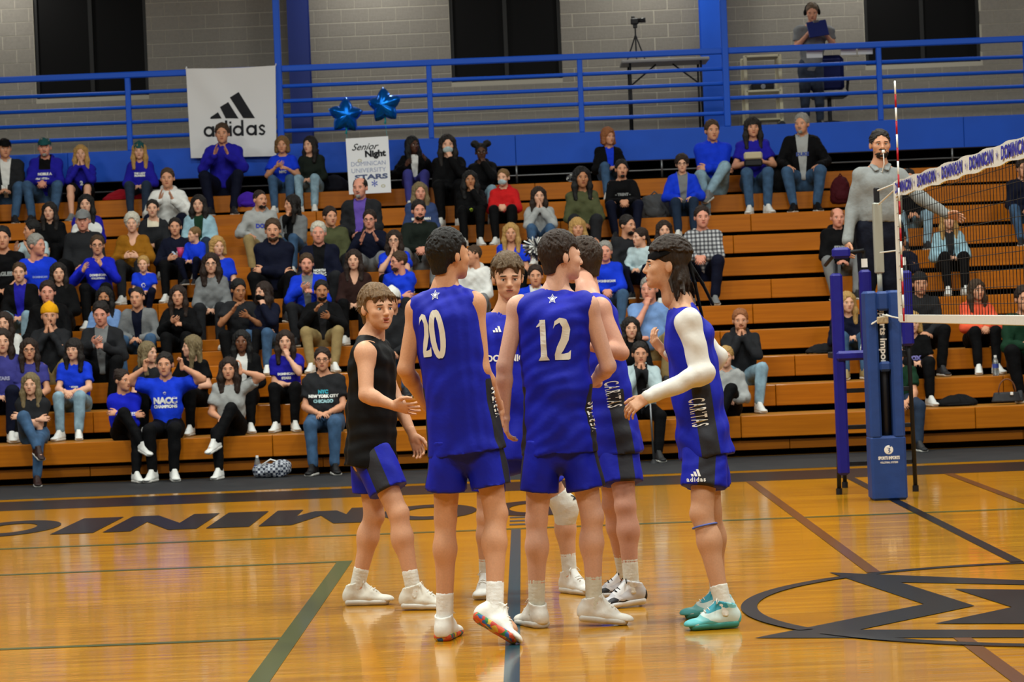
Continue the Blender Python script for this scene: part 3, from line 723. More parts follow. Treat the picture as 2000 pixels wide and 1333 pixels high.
    s.flat(P-up*.06*k, P+(C-P)*.22, (.152*w*k+t, .108*w*k+t), (.136*w*k+t*.7, .100*w*k+t*.7), L, k=.04*k)
    if B[0] == 'shorts': s.ops.clear(); s.flat(P-up*.03*k, P+up*.12*k, (.126*w*k+t, .098*w*k+t), (.130*w*k+t*.3, .100*w*k+t*.5), L, k=.04*k, cut=True); s.ell(P-up*.05*k, np.array([.105, .105, .10])*k, k=.05*k)
    for e in 'lr':
        a, b_, c = J['h'+e], J['k'+e], J['a'+e]
        if B[0] == 'shorts':
            f = sp.get('short_len', .62); q = a+(b_-a)*f; s.flat(a-(b_-a)*.06, q, (.062*w*k+t, .084*w*k+t), (.072*k+t*1.2, .084*k+t*1.3), L, k=.03*k, cut=True)
        else:
            s.cone(a, b_, .090*w*k+t, .058*k+t, k=.035*k); e2 = b_+(c-b_)*sp.get('leg_len', .93); r1 = .040*k+t*(1.4 if B[0] == 'loose' else 1.0); s.cone(b_, e2, .058*k+t, r1, k=.02*k)
    V, Q = s.mesh(); V = folds(V, Q, .005*k, 20/k, seed+500); panel = None
    if sp.get('panel') == 'side':
        X = V-P; u = X @ L; side = np.full(len(V), -1.)
        for e, sg in (('l', 1), ('r', -1)):
            a, b_ = J['h'+e], J['k'+e]; d = _n(b_-a); Y_ = V-a; fv = _n(F-d*(F @ d)); side = np.where(u*sg > 0.02, np.minimum(.042*k-np.abs(Y_ @ fv+.01), u*sg-.05), side)
        panel = side
    m = B[2] if len(B) > 2 else cloth(B[1], None, 'denim' if B[0] == 'jeans' else 'cloth')
    finish('shorts' if B[0] == 'shorts' else 'trousers', V, Q, m, par, base, panel); bv, bq = V, Q
    # ---- shoes and socks
    sh = sp.get('shoe')
    if sh:
        (uV, uQ), (sV, sQ) = shoe_meshes(sp.get('hs_', .011)); hkey = ('shoe', sp.get('hs_', .011))
        if hkey not in HAIRT: HAIRT[hkey] = fast_mesh('shoe', uV, uQ, None); HAIRT[('sole',)+hkey] = fast_mesh('sole', sV, sQ, None)
        for e in 'lr':
            Rf = frame(J['t'+e], J.get('u'+e, UP)); o = place_shared('shoe', HAIRT[hkey], sh[0] if not isinstance(sh[0], str) else mat('shoe_'+sh[0], sh[0], .55, bump=.08, bscale=40, vary=.05), par, J['a'+e]-base, Rf, k)
            q = link('sole', HAIRT[('sole',)+hkey], o); HAIRT[('sole',)+hkey].materials.clear() if False else None
            mm = HAIRT[('sole',)+hkey]
            if not mm.materials: mm.materials.append(None)
            q.material_slots[0].link = 'OBJECT'; q.material_slots[0].material = sh[1] if not isinstance(sh[1], str) else mat('sole_'+sh[1], sh[1], .6)
            if sp.get('laces'):
                lc = MB()
                for i in range(5):
                    y = .022+.019*i; zz = .036-.48*(y-.015); lc.tube([(-.024, y, zz-.006), (0, y+.004, zz+.004), (.024, y, zz-.006)], .0028, 5); lc.tube([(-.022, y, zz-.005), (.022, y+.017, zz-.012)], .0026, 5)
                for g in (-1, 1): lc.tube([(0, .026, .038), (g*.022, .040, .052), (g*.042, .046, .030), (g*.016, .032, .036)], .0028, 5)
                lo_ = link('laces', lc.mesh('laces', sp['laces'], True), o)
            if sp.get('sock'):
                a = J['a'+e]; kd = _n(J['k'+e]-a); s = Sdf(.008); s.flat(a-kd*.04, a+kd*sp['sock'][1], (.041, .041), (.044, .044), L, k=.01, cut=True); V, Q = s.mesh()
                V = V+normals(V, Q)*(.0007*np.sin((V @ kd)*330))[:, None]; finish('sock', V, Q, cloth(sp['sock'][0], None, 'sock'), par, base)
    return par, (tv, tq), (bv, bq), dict(L=L, F=F, up=up, P=P, C=C)
# ------------------------------------------------------------------ the players
BLUE = '0e1aa4'
def jersey_mat(name, c, c2): return mat(name, c, .62, bump=.25, bscale=12, vary=.06, col2=c2, spec=.25)
M_jb = jersey_mat('royal_blue_jersey', BLUE, '26262c'); M_jk = mat('black_jersey', '040405', .7, bump=.12, bscale=16, spec=.2)
M_wht = mat('white_print', 'e6e3dc', .6); M_num = mat('cream_number', 'dcd6c8', .6); M_lace = mat('white_lace', 'e8e4da', .8); M_blace = mat('black_lace', '111114', .8)
def hdir(yaw, pitch=0, roll=0):
    """yaw 0 faces the camera, + turns to the right of the picture; pitch + looks down"""
    a = math.radians(yaw); p = math.radians(pitch); f = np.array([math.sin(a)*math.cos(p), -math.cos(a)*math.cos(p), -math.sin(p)])
    return frame(f, rot(f, roll) @ UP)
def strokes(paths, w=1., h=1.):
    """variable-width strokes -> (verts, faces); path = [(x, y, half width, angle of the pen in degrees)]"""
    V = []; F = []
    for P in paths:
        n0 = len(V)
        for x, y, hw, a in P:
            dx, dy = hw*math.cos(math.radians(a)), hw*math.sin(math.radians(a)); V += [(w*(x-dx), h*(y-dy), 0), (w*(x+dx), h*(y+dy), 0)]
        for i in range(len(P)-1): j = n0+2*i; F.append((j, j+1, j+3, j+2))
    return np.array(V), F
def dense(P, n=4):
    out = []
    for a, b_ in zip(P[:-1], P[1:]):
        for i in range(n): out.append(tuple(a[q]+(b_[q]-a[q])*i/n for q in range(4)))
    return out+[P[-1]]
def digit(ch, ox):
    if ch == '0': P = [dense([(ox+.36*math.cos(t), .5*math.sin(t), .075+.12*abs(math.cos(t)), math.degrees(math.atan2(math.sin(t)*.72, math.cos(t)))) for t in np.linspace(0, 2*math.pi, 25)], 1)]
    elif ch == '1': P = [dense([(ox+.02, .5, .125, 0), (ox+.02, .2, .125, 0), (ox+.02, -.2, .125, 0), (ox+.02, -.40, .14, 0), (ox+.02, -.5, .24, 0)], 4), dense([(ox+.0, .46, .05, 90), (ox-.14, .38, .04, 90), (ox-.26, .33, .01, 90)], 3)]
    elif ch == '2':
        P = [dense([(ox-.34, .28, .02, 60), (ox-.26, .40, .05, 100), (ox-.06, .47, .06, 90), (ox+.14, .39, .13, 45), (ox+.20, .22, .17, 5), (ox+.12, .0, .165, -10), (ox-.08, -.22, .15, -15), (ox-.24, -.40, .10, -10)], 4),
             dense([(ox-.33, -.43, .07, 90), (ox+.05, -.43, .075, 90), (ox+.24, -.42, .085, 90), (ox+.34, -.38, .11, 80)], 4)]
    return P
def star_shape(r, inner=.45, width=None):
    V = []; F = []
    for j, (R0, R1) in enumerate(((r, r*.78), (r*.5, 0.001))):
        n0 = len(V)
        for i in range(10):
            a = math.pi/2+i*math.pi/5; q = 1 if i % 2 == 0 else inner; V += [(R0*q*math.cos(a), R0*q*math.sin(a), 0), (R1*q*math.cos(a), R1*q*math.sin(a), 0)]
        for i in range(10): k_ = (i+1) % 10; F.append((n0+2*i, n0+2*k_, n0+2*k_+1, n0+2*i+1))
    return np.array(V), F
def joints(D, pts, hd, bf):
    """pts: name -> (px, py, depth offset)"""
    J = {n: pix(p[0], p[1], D+(p[2] if len(p) > 2 else 0)) for n, p in pts.items() if len(n) in (2, 4)}
    J['HR'] = hd; J['bf'] = _n(bf); J['head'] = J.pop('hd__') if 'hd__' in J else J['head']; return J
def foot(J, e, toe, upv=UP):
    J['t'+e] = _n(np.asarray(toe, float)); J['u'+e] = np.asarray(upv, float)
def setknee(J):
    for e in 'lr':
        a, b_, c = J['h'+e], J['k'+e], J['a'+e]; f = b_-(a+c)/2; d = _n(c-a); f = f-d*(f @ d); tq = J['t'+e]-d*(J['t'+e] @ d); f = _n(_n(tq)*.9+f*3); J['kf'+e] = f
def handdir(J, e, f, b): J['f'+e] = _n(np.asarray(f, float)); b = np.asarray(b, float); J['b'+e] = b
def ground(J, e, clear=.09):
    J['a'+e][2] = max(J['a'+e][2], clear)
PB = dict(hb=.0115, hc=.0100, hh=.0045, hf=.0045, hs_=.006, hh2=.005, hem=.05, flare=.034, fold=.010, laces=M_lace, sock=('dcdad2', .15), bot=('shorts', BLUE, M_jb), panel='side', top=('tank', BLUE, '26262c', M_jb))
def player(D, pts, hd, bf, sp, label, feet, hands):
    J = joints(D, pts, hd, bf)
    for e in 'lr':
        foot(J, e, *feet[e]); handdir(J, e, *hands[e])
    uV = np.concatenate([m[0] for m in shoe_meshes(.006)])
    for e in 'lr':
        if e in sp.get('planted', 'lr'): J['a'+e][2] = -(uV @ frame(J['t'+e], J['u'+e]).T)[:, 2].min()
    setknee(J); q = dict(PB); q.update(sp); base = ((J['al']+J['ar'])/2).copy(); base[2] = 0
    return (J,)+dress(J, q, label, 'huddled volleyball players', base)
def locks(parent, base, J, hs, c, seed, n, style):
    """hair of a player seen close: overlapping locks grown along the scalp"""
    r = np.random.default_rng(seed); s = Sdf(.0042); L0, R0, lift, fringe, vol = style
    cen = np.array([0, -.020, .040]); rad = np.array([.076, .100, .094]); s.ell(cen+[0, .004, vol*.5], rad+[.005, .006, .006+vol], k=.01)
    s.flat((0, -.075, .0), (0, -.068, -.075), (.062, .034), (.052, .026), (1, 0, 0), k=.03)
    for i in range(n):
        th = r.uniform(0, 2*math.pi); ph = math.acos(r.uniform(-.45, 1)); d = np.array([math.sin(ph)*math.sin(th), math.sin(ph)*math.cos(th), math.cos(ph)])
        p = cen+(rad+[.002, .003, .004+vol])*d+[0, 0, vol*.4]
        if fringe: flow = np.array([d[0]*.8+.30*fringe, .8 if p[1] > -.02 else -.4, -.5])
        else: flow = np.array([d[0]*.3, .65 if p[2] > .08 else .15, -.1 if p[2] > .10 else -.9])
        flow = flow+r.normal(size=3)*(.22 if fringe else .4); flow = _n(flow-d*(flow @ d)*.95); L1 = L0*r.uniform(.6, 1.2); q = p+flow*L1*.5+d*lift*r.uniform(.3, 1.2); e = p+flow*L1+d*lift*.2-np.array([0, 0, L1*.15])
        s.cone(p, q, R0, R0*.9, k=.003); s.cone(q, e, R0*.9, R0*.35, k=.003)
    if fringe: s.ell((0, .114, .026), (.076, .050, .066), k=.008, op='s')
    if not fringe: s.ell((0, .116, .022), (.082, .056, .066), k=.008, op='s')
    s.ell((0, .108, -.065), (.085, .072, .100), k=.006, op='s')
    for e in (-1, 1): s.ell((e*.086, .050, .016), (.038, .046, .056), k=.006, op='s'); s.ell((e*.088, -.008, -.03), (.026, .024, .030), k=.004, op='s'); s.ell((e*.085, -.01, -.085), (.045, .07, .05), k=.01, op='s')
    if fringe:
        for i in range(22):
            x0 = r.uniform(-.055, .055); p = np.array([x0, .062+.012*r.uniform(), .105-.25*abs(x0)]); x1 = x0*1.1+.035*fringe*(1 if x0 > -.02*fringe*2 else -1)+r.normal()*.008
            q = np.array([(x0+x1)/2, .090-.2*abs(x0), .080-.2*abs(x0)]); e = np.array([x1, .094-.45*abs(x1), .060-.25*abs(x1)+r.normal()*.016]); s.cone(p, q, .0055, .0052, k=.003); s.cone(q, e, .0052, .0025, k=.003)
    s.keep((0, -.05, -.080), (0, .35, -1)); V, Q = s.mesh(); V = V*[1.07*hs, hs, hs] @ J['HR'].T+J['head']; finish('hair', V, Q, hair_mat(c), parent, base)
def panel_text(txt, size, tv, tq, centre, ex, ey, par, name='lettering', m=None, bold=.0015, length=None):
    V, F = text_mesh(txt, size, bold, 0, 1.25)
    if length: V = V*[length/(V[:, 0].max()-V[:, 0].min()), 1, 1]; V[:, 0] -= (V[:, 0].max()+V[:, 0].min())/2
    drape_text(txt, size, tv, tq, centre, ex, ey, m or M_wht, par, np.array(par.location), name, shape=(V, F))
def patch_mat(name, cols, scale, rough=.55, stretch=(1, 1, 1)):
    m = bpy.data.materials.new(name); m.use_nodes = True; N = m.node_tree.nodes; L = m.node_tree.links; tc = N.new('ShaderNodeTexCoord'); mp = N.new('ShaderNodeMapping'); mp.inputs['Scale'].default_value = stretch
    v = N.new('ShaderNodeTexVoronoi'); v.inputs['Scale'].default_value = scale; L.new(tc.outputs['Object'], mp.inputs[0]); L.new(mp.outputs[0], v.inputs[0]); sp_ = N.new('ShaderNodeSeparateColor'); L.new(v.outputs['Color'], sp_.inputs[0])
    r = N.new('ShaderNodeValToRGB'); r.color_ramp.interpolation = 'CONSTANT'; L.new(sp_.outputs[0], r.inputs[0])
    for i, c in enumerate(cols):
        e = r.color_ramp.elements[i] if i < 2 else r.color_ramp.elements.new(.5)
        e.position = i/len(cols); e.color = lin(c)
    L.new(r.outputs[0], N['Principled BSDF'].inputs['Base Color']); N['Principled BSDF'].inputs['Roughness'].default_value = rough; return m
M_multi = patch_mat('rainbow_rubber', ['b8321e', '2c7a3c', 'c8a030', 'd0502c', '285c9c', 'b02828'], 38)
M_bw = patch_mat('white_and_black_knit', ['d6d6d8', 'dcdcdc', 'c2c2c6', '202024', 'd8d8da'], 16, stretch=(1, .6, 1.4)); M_teal = patch_mat('teal_and_white_knit', ['7cc4c6', '2e98ac', 'cfe2de', '57b8bc', 'b8d8d4'], 15, stretch=(1, .5, 1.6))
# -- number 20, back to the camera
SKA, SKB, SKC = 'cc9672', 'd6a68c', 'c49078'
J, p, (tv, tq), (bv, bq), X = player(11.95, dict(head=(878, 501, .02), neck=(869, 556, .02), sl=(815, 606, .03), sr=(926, 594, -.03), el=(792, 722, .02), er=(941, 722, -.05), wl=(830, 790, .26), wr=(975, 800, .1),
    hl=(875, 866, .0), hr=(945, 866, .0), kl=(870, 1012, .05), kr=(968, 1004, -.02), al=(868, 1196, .04), ar=(966, 1180, -.16)), hdir(128, 0), (0, 1, 0),
    dict(skin=SKA, hair=[], hc_='17100c', shoe=('e6e3da', M_multi), sock=('e8e6e0', .14), mouth=0), 'tall player in blue jersey number 20, back to the camera, dark curly hair',
    dict(l=((.25, .95, -.0),), r=((.72, -.35, -.42), (.1, .45, .8))), dict(l=((.4, .6, -.6), (-1, .1, 0)), r=((.1, .1, -1), (1, 0, .2))))
B20 = p; base = np.array(p.location); locks(p, base, J, .98, '15100d', 3, 970, (.034, .0052, .0035, 0, .004))
f_, u_ = X['F'], X['up']; ex = np.cross(u_, -f_)
cen = X['C']-f_*.12
drape_text('', 1, tv, tq, pix(842, 655, 11.85), ex, u_, M_num, p, base, 'jersey_number', shape=strokes(digit('2', -.43)+digit('0', .50), .074, .205))
drape_text('', 1, tv, tq, pix(847, 577, 11.85), ex, u_, M_wht, p, base, 'star_emblem', shape=star_shape(.026))
sd = X['L']*-1
panel_text('VERITAS', .105, tv, tq, pix(953, 787, 11.95), u_, np.cross(_n(-X['L']-f_*.5), u_), p, 'side_lettering', length=.15)
# -- number 12, back to the camera
J, p, (tv, tq), (bv, bq), X = player(12.33, dict(head=(1097, 503, .02), neck=(1086, 562, .02), sl=(1012, 601, .02), sr=(1148, 599, -.02), el=(985, 716, .0), er=(1188, 716, .0), wl=(986, 812, .02), wr=(1158, 748, .26),
    hl=(1058, 868, .0), hr=(1128, 868, .0), kl=(1048, 1016, .02), kr=(1156, 1010, -.02), al=(1048, 1184, .0), ar=(1160, 1178, -.02)), hdir(112, 2), (0, 1, 0),
    dict(skin=SKB, hair=[], hc_='2c1e15', shoe=('dedad0', 'cfccc4'), sock=('d6d4c4', .22)), 'tall player in blue jersey number 12, back to the camera',
    dict(l=((-.45, .85, 0),), r=((.93, -.15, -.1), (.1, .0, 1))), dict(l=((.05, .1, -1), (-1, -.2, 0)), r=((-.8, .5, .1), (.2, -1, .2))))
base = np.array(p.location); locks(p, base, J, .98, '2a1c13', 8, 870, (.032, .0046, .002, 0, .004)); f_, u_ = X['F'], X['up']; ex = np.cross(u_, -f_)
drape_text('', 1, tv, tq, pix(1080, 664, 12.2), ex, u_, M_num, p, base, 'jersey_number', shape=strokes(digit('1', -.44)+digit('2', .38), .118, .205))
drape_text('', 1, tv, tq, pix(1077, 584, 12.2), ex, u_, M_wht, p, base, 'star_emblem', shape=star_shape(.026))
panel_text('VERITAS', .105, tv, tq, X['P']-X['L']*.17+u_*.14-f_*.015, u_, np.cross(-X['L'], u_), p, 'side_lettering', length=.15)
# -- black jersey, looking over at the camera
J, p, (tv, tq), (bv, bq), X = player(13.45, dict(head=(737, 604, 0), neck=(722, 657, .03), sr=(714, 690, -.14), sl=(738, 686, .18), er=(715, 772, -.22), wr=(766, 792, -.24), el=(768, 770, .20), wl=(806, 850, .08),
    hr=(728, 888, -.06), hl=(722, 888, .12), kr=(778, 1004, -.15), kl=(730, 1008, .12), ar=(808, 1152, -.18), al=(697, 1143, .14)), hdir(34, 2), (.95, -.3, 0),
    dict(skin='d09c7a', hair=[], hc_='5c452c', mouth=1, top=('tank', '08080a', None, M_jk), shoe=('d8d4c6', 'd2cfc6'), sock=('dddbd0', .12), hands=('relax', 'open'), panel='side', hem=.06), 'player in a plain black sleeveless jersey with one palm held out',
    dict(l=((.99, -.1, 0),), r=((.97, -.18, -.03),)), dict(r=((.95, -.15, -.25), (.1, -.75, -.6)), l=((.35, -.1, -.95), (.3, .9, .2))))
base = np.array(p.location); locks(p, base, J, .98, '6a5136', 12, 870, (.048, .0045, .003, .5, .008)); f_, u_ = X['F'], X['up']
# -- player between numbers 20 and 12, facing the camera
J, p, (tv, tq), (bv, bq), X = player(13.75, dict(head=(992, 543, 0), neck=(990, 600, .02), sr=(934, 640, .02), sl=(1044, 640, .02), er=(915, 740, .05), wr=(930, 830, -.1), el=(1060, 740, .05), wl=(1050, 830, -.1),
    hr=(958, 880, .0), hl=(1034, 880, .0), kr=(950, 1010, .0), kl=(1102, 992, .02), ar=(950, 1134, .02), al=(1113, 1126, .02)), hdir(5, 10), (0, -1, 0),
    dict(skin='d09e7e', hair=[], hc_='4c3a26', shoe=('dcdad2', 'd4d2ca'), sock=('dcdad0', .16)), 'player facing the camera between numbers 20 and 12, white knee pad',
    dict(l=((.6, -.8, 0),), r=((-.2, -.95, 0),)), dict(l=((0, -.1, -1), (1, 0, 0)), r=((0, -.1, -1), (-1, 0, 0))))
base = np.array(p.location); locks(p, base, J, .98, '594630', 21, 970, (.052, .0046, .004, .3, .010))
s = Sdf(.008); a, b_, kn = J['hl'], J['kl'], J['al']; d1 = _n(b_-a); d2 = _n(kn-b_)
s.flat(b_-d1*.09, b_, (.068, .068), (.068, .068), X['L'], k=.02, cut=True); s.flat(b_-d2*.02, b_+d2*.10, (.066, .066), (.060, .060), X['L'], k=.02, cut=True); s.ell(b_+J['kfl']*.035+UP*-.01, (.058, .045, .085), k=.02)
V, Q = s.mesh(); finish('knee_pad', V, Q, cloth('d9d6c8'), p, base)
kv = b_+J['kfl']*.08; n_ = J['kfl']; kx = _n(np.cross(UP, n_)); drape_text('', 1, V, Q, kv+UP*.045+kx*.012, kx, UP, mat('black_print', '101014', .6), p, base, 'logo', shape=strokes([[(-.02, .014, .003, 90), (.0, .002, .005, 90), (.022, .014, .003, 90)], [(-.02, -.012, .003, 90), (0, -.002, .006, 90), (.022, -.014, .003, 90)]]))
drape_text('', 1, tv, tq, pix(971, 644, 13.6), np.cross(X['up'], X['F']), X['up'], M_wht, p, base, 'logo', shape=strokes([[(x_, -.014, .006, 0), (x_-.3*h_, -.014+h_, .006, 0)] for x_, h_ in ((-.016, .012), (0, .023), (.017, .034))]))
drape_text('DOMINICAN', .05, tv, tq, pix(1000, 700, 13.6), np.cross(X['up'], X['F']), X['up'], M_wht, p, base, 'chest_lettering', bold=.002)
# -- player behind number 12, side on
J, p, (tv, tq), (bv, bq), X = player(13.25, dict(head=(1136, 512, .28), neck=(1146, 566, .12), sl=(1172, 604, -.14), sr=(1142, 604, .22), el=(1214, 690, -.20), wl=(1150, 676, -.30), er=(1150, 700, .25), wr=(1110, 690, .1),
    hl=(1208, 872, -.09), hr=(1194, 872, .08), kl=(1222, 990, -.18), kr=(1197, 986, .15), al=(1234, 1152, -.22), ar=(1222, 1128, .25)), hdir(-120, 3), (-.95, .05, 0),
    dict(skin=SKC, hair=[], hc_='33241a', shoe=(M_bw, 'e2e2e0'), laces=M_blace, sock=('d6d3c6', .17), w=1.02, fold=.008), 'player half hidden behind number 12, bent elbow, black-laced white shoes',
    dict(l=((-.92, -.35, -.05),), r=((-.9, -.1, 0),)), dict(l=((-1, -.1, 0), (0, -.3, 1)), r=((-1, 0, 0), (0, 0, 1))))
base = np.array(p.location); locks(p, base, J, .98, '33251a', 31, 810, (.032, .0050, .003, 0, .004))
panel_text('CARITAS', .115, tv, tq, pix(1195, 771, 13.1), -X['up'], np.cross(X['L'], -X['up']), p, 'side_lettering', length=.14)
# -- player with headband and white sleeves
J, p, (tv, tq), (bv, bq), X = player(12.25, dict(head=(1299, 520, .02), neck=(1328, 584, .02), sl=(1345, 630, -.16), sr=(1336, 628, .20), el=(1372, 730, -.22), wl=(1264, 777, -.32), er=(1398, 700, .26), wr=(1300, 690, .22),
    hl=(1378, 868, -.085), hr=(1376, 868, .075), kl=(1371, 1004, -.16), kr=(1388, 1000, .14), al=(1414, 1184, -.24), ar=(1404, 1158, .20)), hdir(-88, -2), (-1, 0, 0),
    dict(skin='cc9a78', hair=[('headband', '0c0c0e')], hc_='1f1712', shoe=(M_teal, '3f8f84'), sock=('e0ded4', .12), w=.95, mouth=1, hs=.98, hem=.06), 'player in profile with black headband and white sleeves under a blue jersey',
    dict(l=((-.98, -.16, -.02),), r=((-.98, -.1, 0),)), dict(l=((-.85, -.1, -.5), (-.35, -.7, .6)), r=((-.6, .1, .75), (-.5, -.3, -.3))))
base = np.array(p.location)
s = Sdf(.0045); s.ell((0, -.030, .062), (.086, .112, .104), k=.01); r = np.random.default_rng(4)
for i in range(330):
    th = r.uniform(0, 2*math.pi); ph = math.acos(r.uniform(.3, 1)); d = np.array([math.sin(ph)*math.sin(th), math.sin(ph)*math.cos(th), math.cos(ph)]); q = np.array([0, -.026, .058])+np.array([.084, .110, .102])*d
    f = _n(np.array([d[0]*.3, -.9, -.35])+r.normal(size=3)*.12); f = f-d*(f @ d)*.9; s.cone(q-f*.02, q+f*.035+d*.007, .0065, .005, k=.004)
for i in range(120):
    a = r.uniform(-1, 1); q = np.array([a*.07, -.03-.085*math.sqrt(max(0, 1-a*a))*r.uniform(.6, 1), r.uniform(-.05, .0)]); z1 = r.uniform(.08, .15); m_ = q+np.array([r.normal()*.014, r.normal()*.014, -z1*.5]); s.cone(q, m_, .011, .010, k=.006); s.cone(m_, m_+np.array([r.normal()*.016, r.normal()*.016, -z1*.5]), .010, .006, k=.006)
s.flat((0, -.06, .03), (0, -.085, -.07), (.075, .045), (.072, .036), (1, 0, 0), k=.02)
s.ell((0, .107, -.05), (.066, .078, .118), k=.006, op='s'); [s.ell((e*.088, .018, -.02), (.032, .040, .045), k=.006, op='s') for e in (-1, 1)]
s.keep((0, .03, -.19), (0, 0, -1)); V, Q = s.mesh(); finish('hair', V*[1.03, .96, .96] @ J['HR'].T+J['head'], Q, hair_mat('2c2119'), p, base)
s = Sdf(.008); q0 = J['head']+J['HR'] @ np.array([0, -.115, .03])
for e in (-1, 1): s.flat(q0, q0+np.array([.05+.02*e, .02*e, -.12]), (.026, .010), (.024, .008), (0, 1, 0), k=.01); s.flat(q0+np.array([.05+.02*e, .02*e, -.12]), q0+np.array([.09+.03*e, .02*e, -.26+.03*e]), (.024, .008), (.026, .008), (0, 1, 0), k=.01)
V, Q = s.mesh(); finish('headband_tail', V, Q, cloth('0c0c0e'), p, base)
s = Sdf(.0095); k_ = 1
for e in 'lr':
    a, b_, c = J['s'+e], J['e'+e], J['w'+e]; s.ell(a, (.064, .064, .064), k=.03); s.cone(a, b_, .062, .054, k=.03); s.ell(b_, (.056, .056, .056), k=.02); s.cone(b_, c-_n(c-b_)*.01, .056, .036, k=.02)
V, Q = s.mesh(); V = folds(V, Q, .006, 26, 77); finish('undershirt_sleeves', V, Q, mat('white_compression_cloth', 'd8d4cc', .75, bump=.2, bscale=14), p, base)
panel_text('CARITAS', .115, tv, tq, pix(1362, 806, 12.1), -X['up'], np.cross(X['L'], -X['up']), p, 'side_lettering', length=.14)
panel_text('adidas', .03, bv, bq, J['hl']+(J['kl']-J['hl'])*.47+X['L']*.1+X['F']*.045, np.cross(UP, X['L']), UP, p, 'logo', bold=.0008)
drape_text('', 1, bv, bq, J['hl']+(J['kl']-J['hl'])*.47+X['L']*.1+X['F']*.045+UP*.03, np.cross(UP, X['L']), UP, M_wht, p, base, 'logo', shape=strokes([[(x_, -.014, .006, 0), (x_-.3*h_, -.014+h_, .006, 0)] for x_, h_ in ((-.016, .012), (0, .023), (.017, .034))]))
kb = J['kl']+(J['al']-J['kl'])*.13; kd = _n(J['al']-J['kl']); ra_ = frame(kd, X['L']); MB().tube([kb+ra_ @ np.array([.061*math.cos(t), 0, .061*math.sin(t)])-base for t in np.linspace(0, 2*math.pi, 25)], .005, 6, cap=False).build('knee_strap', mat('blue_strap', '5566b0', .5), p, smooth=True)
# ------------------------------------------------------------------ the spectators
CB = {'blue': '1420b4', 'royal': '1236c8', 'purple': '1e1a92', 'navy': '0b0f22', 'black': '060608', 'char': '202124', 'gray': '6f7172', 'lgray': '9b9d9c', 'white': 'd4d4d0', 'denim': '34506f', 'ldenim': '7c97a6', 'ddenim': '1c2a3e',
      'khaki': '8d7a52', 'olive': '474a30', 'mustard': '8a5a12', 'red': 'b81a1c', 'coral': 'e0583a', 'brown': '2a1815', 'violet': '5c469a', 'slate': '2f3f66', 'lblue': '6f8fc0', 'teal': '1d4a4c', 'green': '12301f', 'cream': 'cfc6b0', 'dgreen': '161d18', 'lav': '3a3a80', 'pale': 'a9bcc0', 'skyl': '8fb0bd'}
HC = {'bl': 'a8834a', 'db': '6f5330', 'br': '24160e', 'dk': '17110e', 'bk': '0b0a0a', 'gr': '87857f', 'wh': 'b9b4a6', 'rd': '8a5530', 'lb': '3e2c1b', 'as': '6e5f42'}
SKN = {'a': 'd3a084', 'b': 'c78f70', 'c': 'a97350', 'd': '6e452e', 'e': '4a2c1e', 'p': 'cf8f78'}
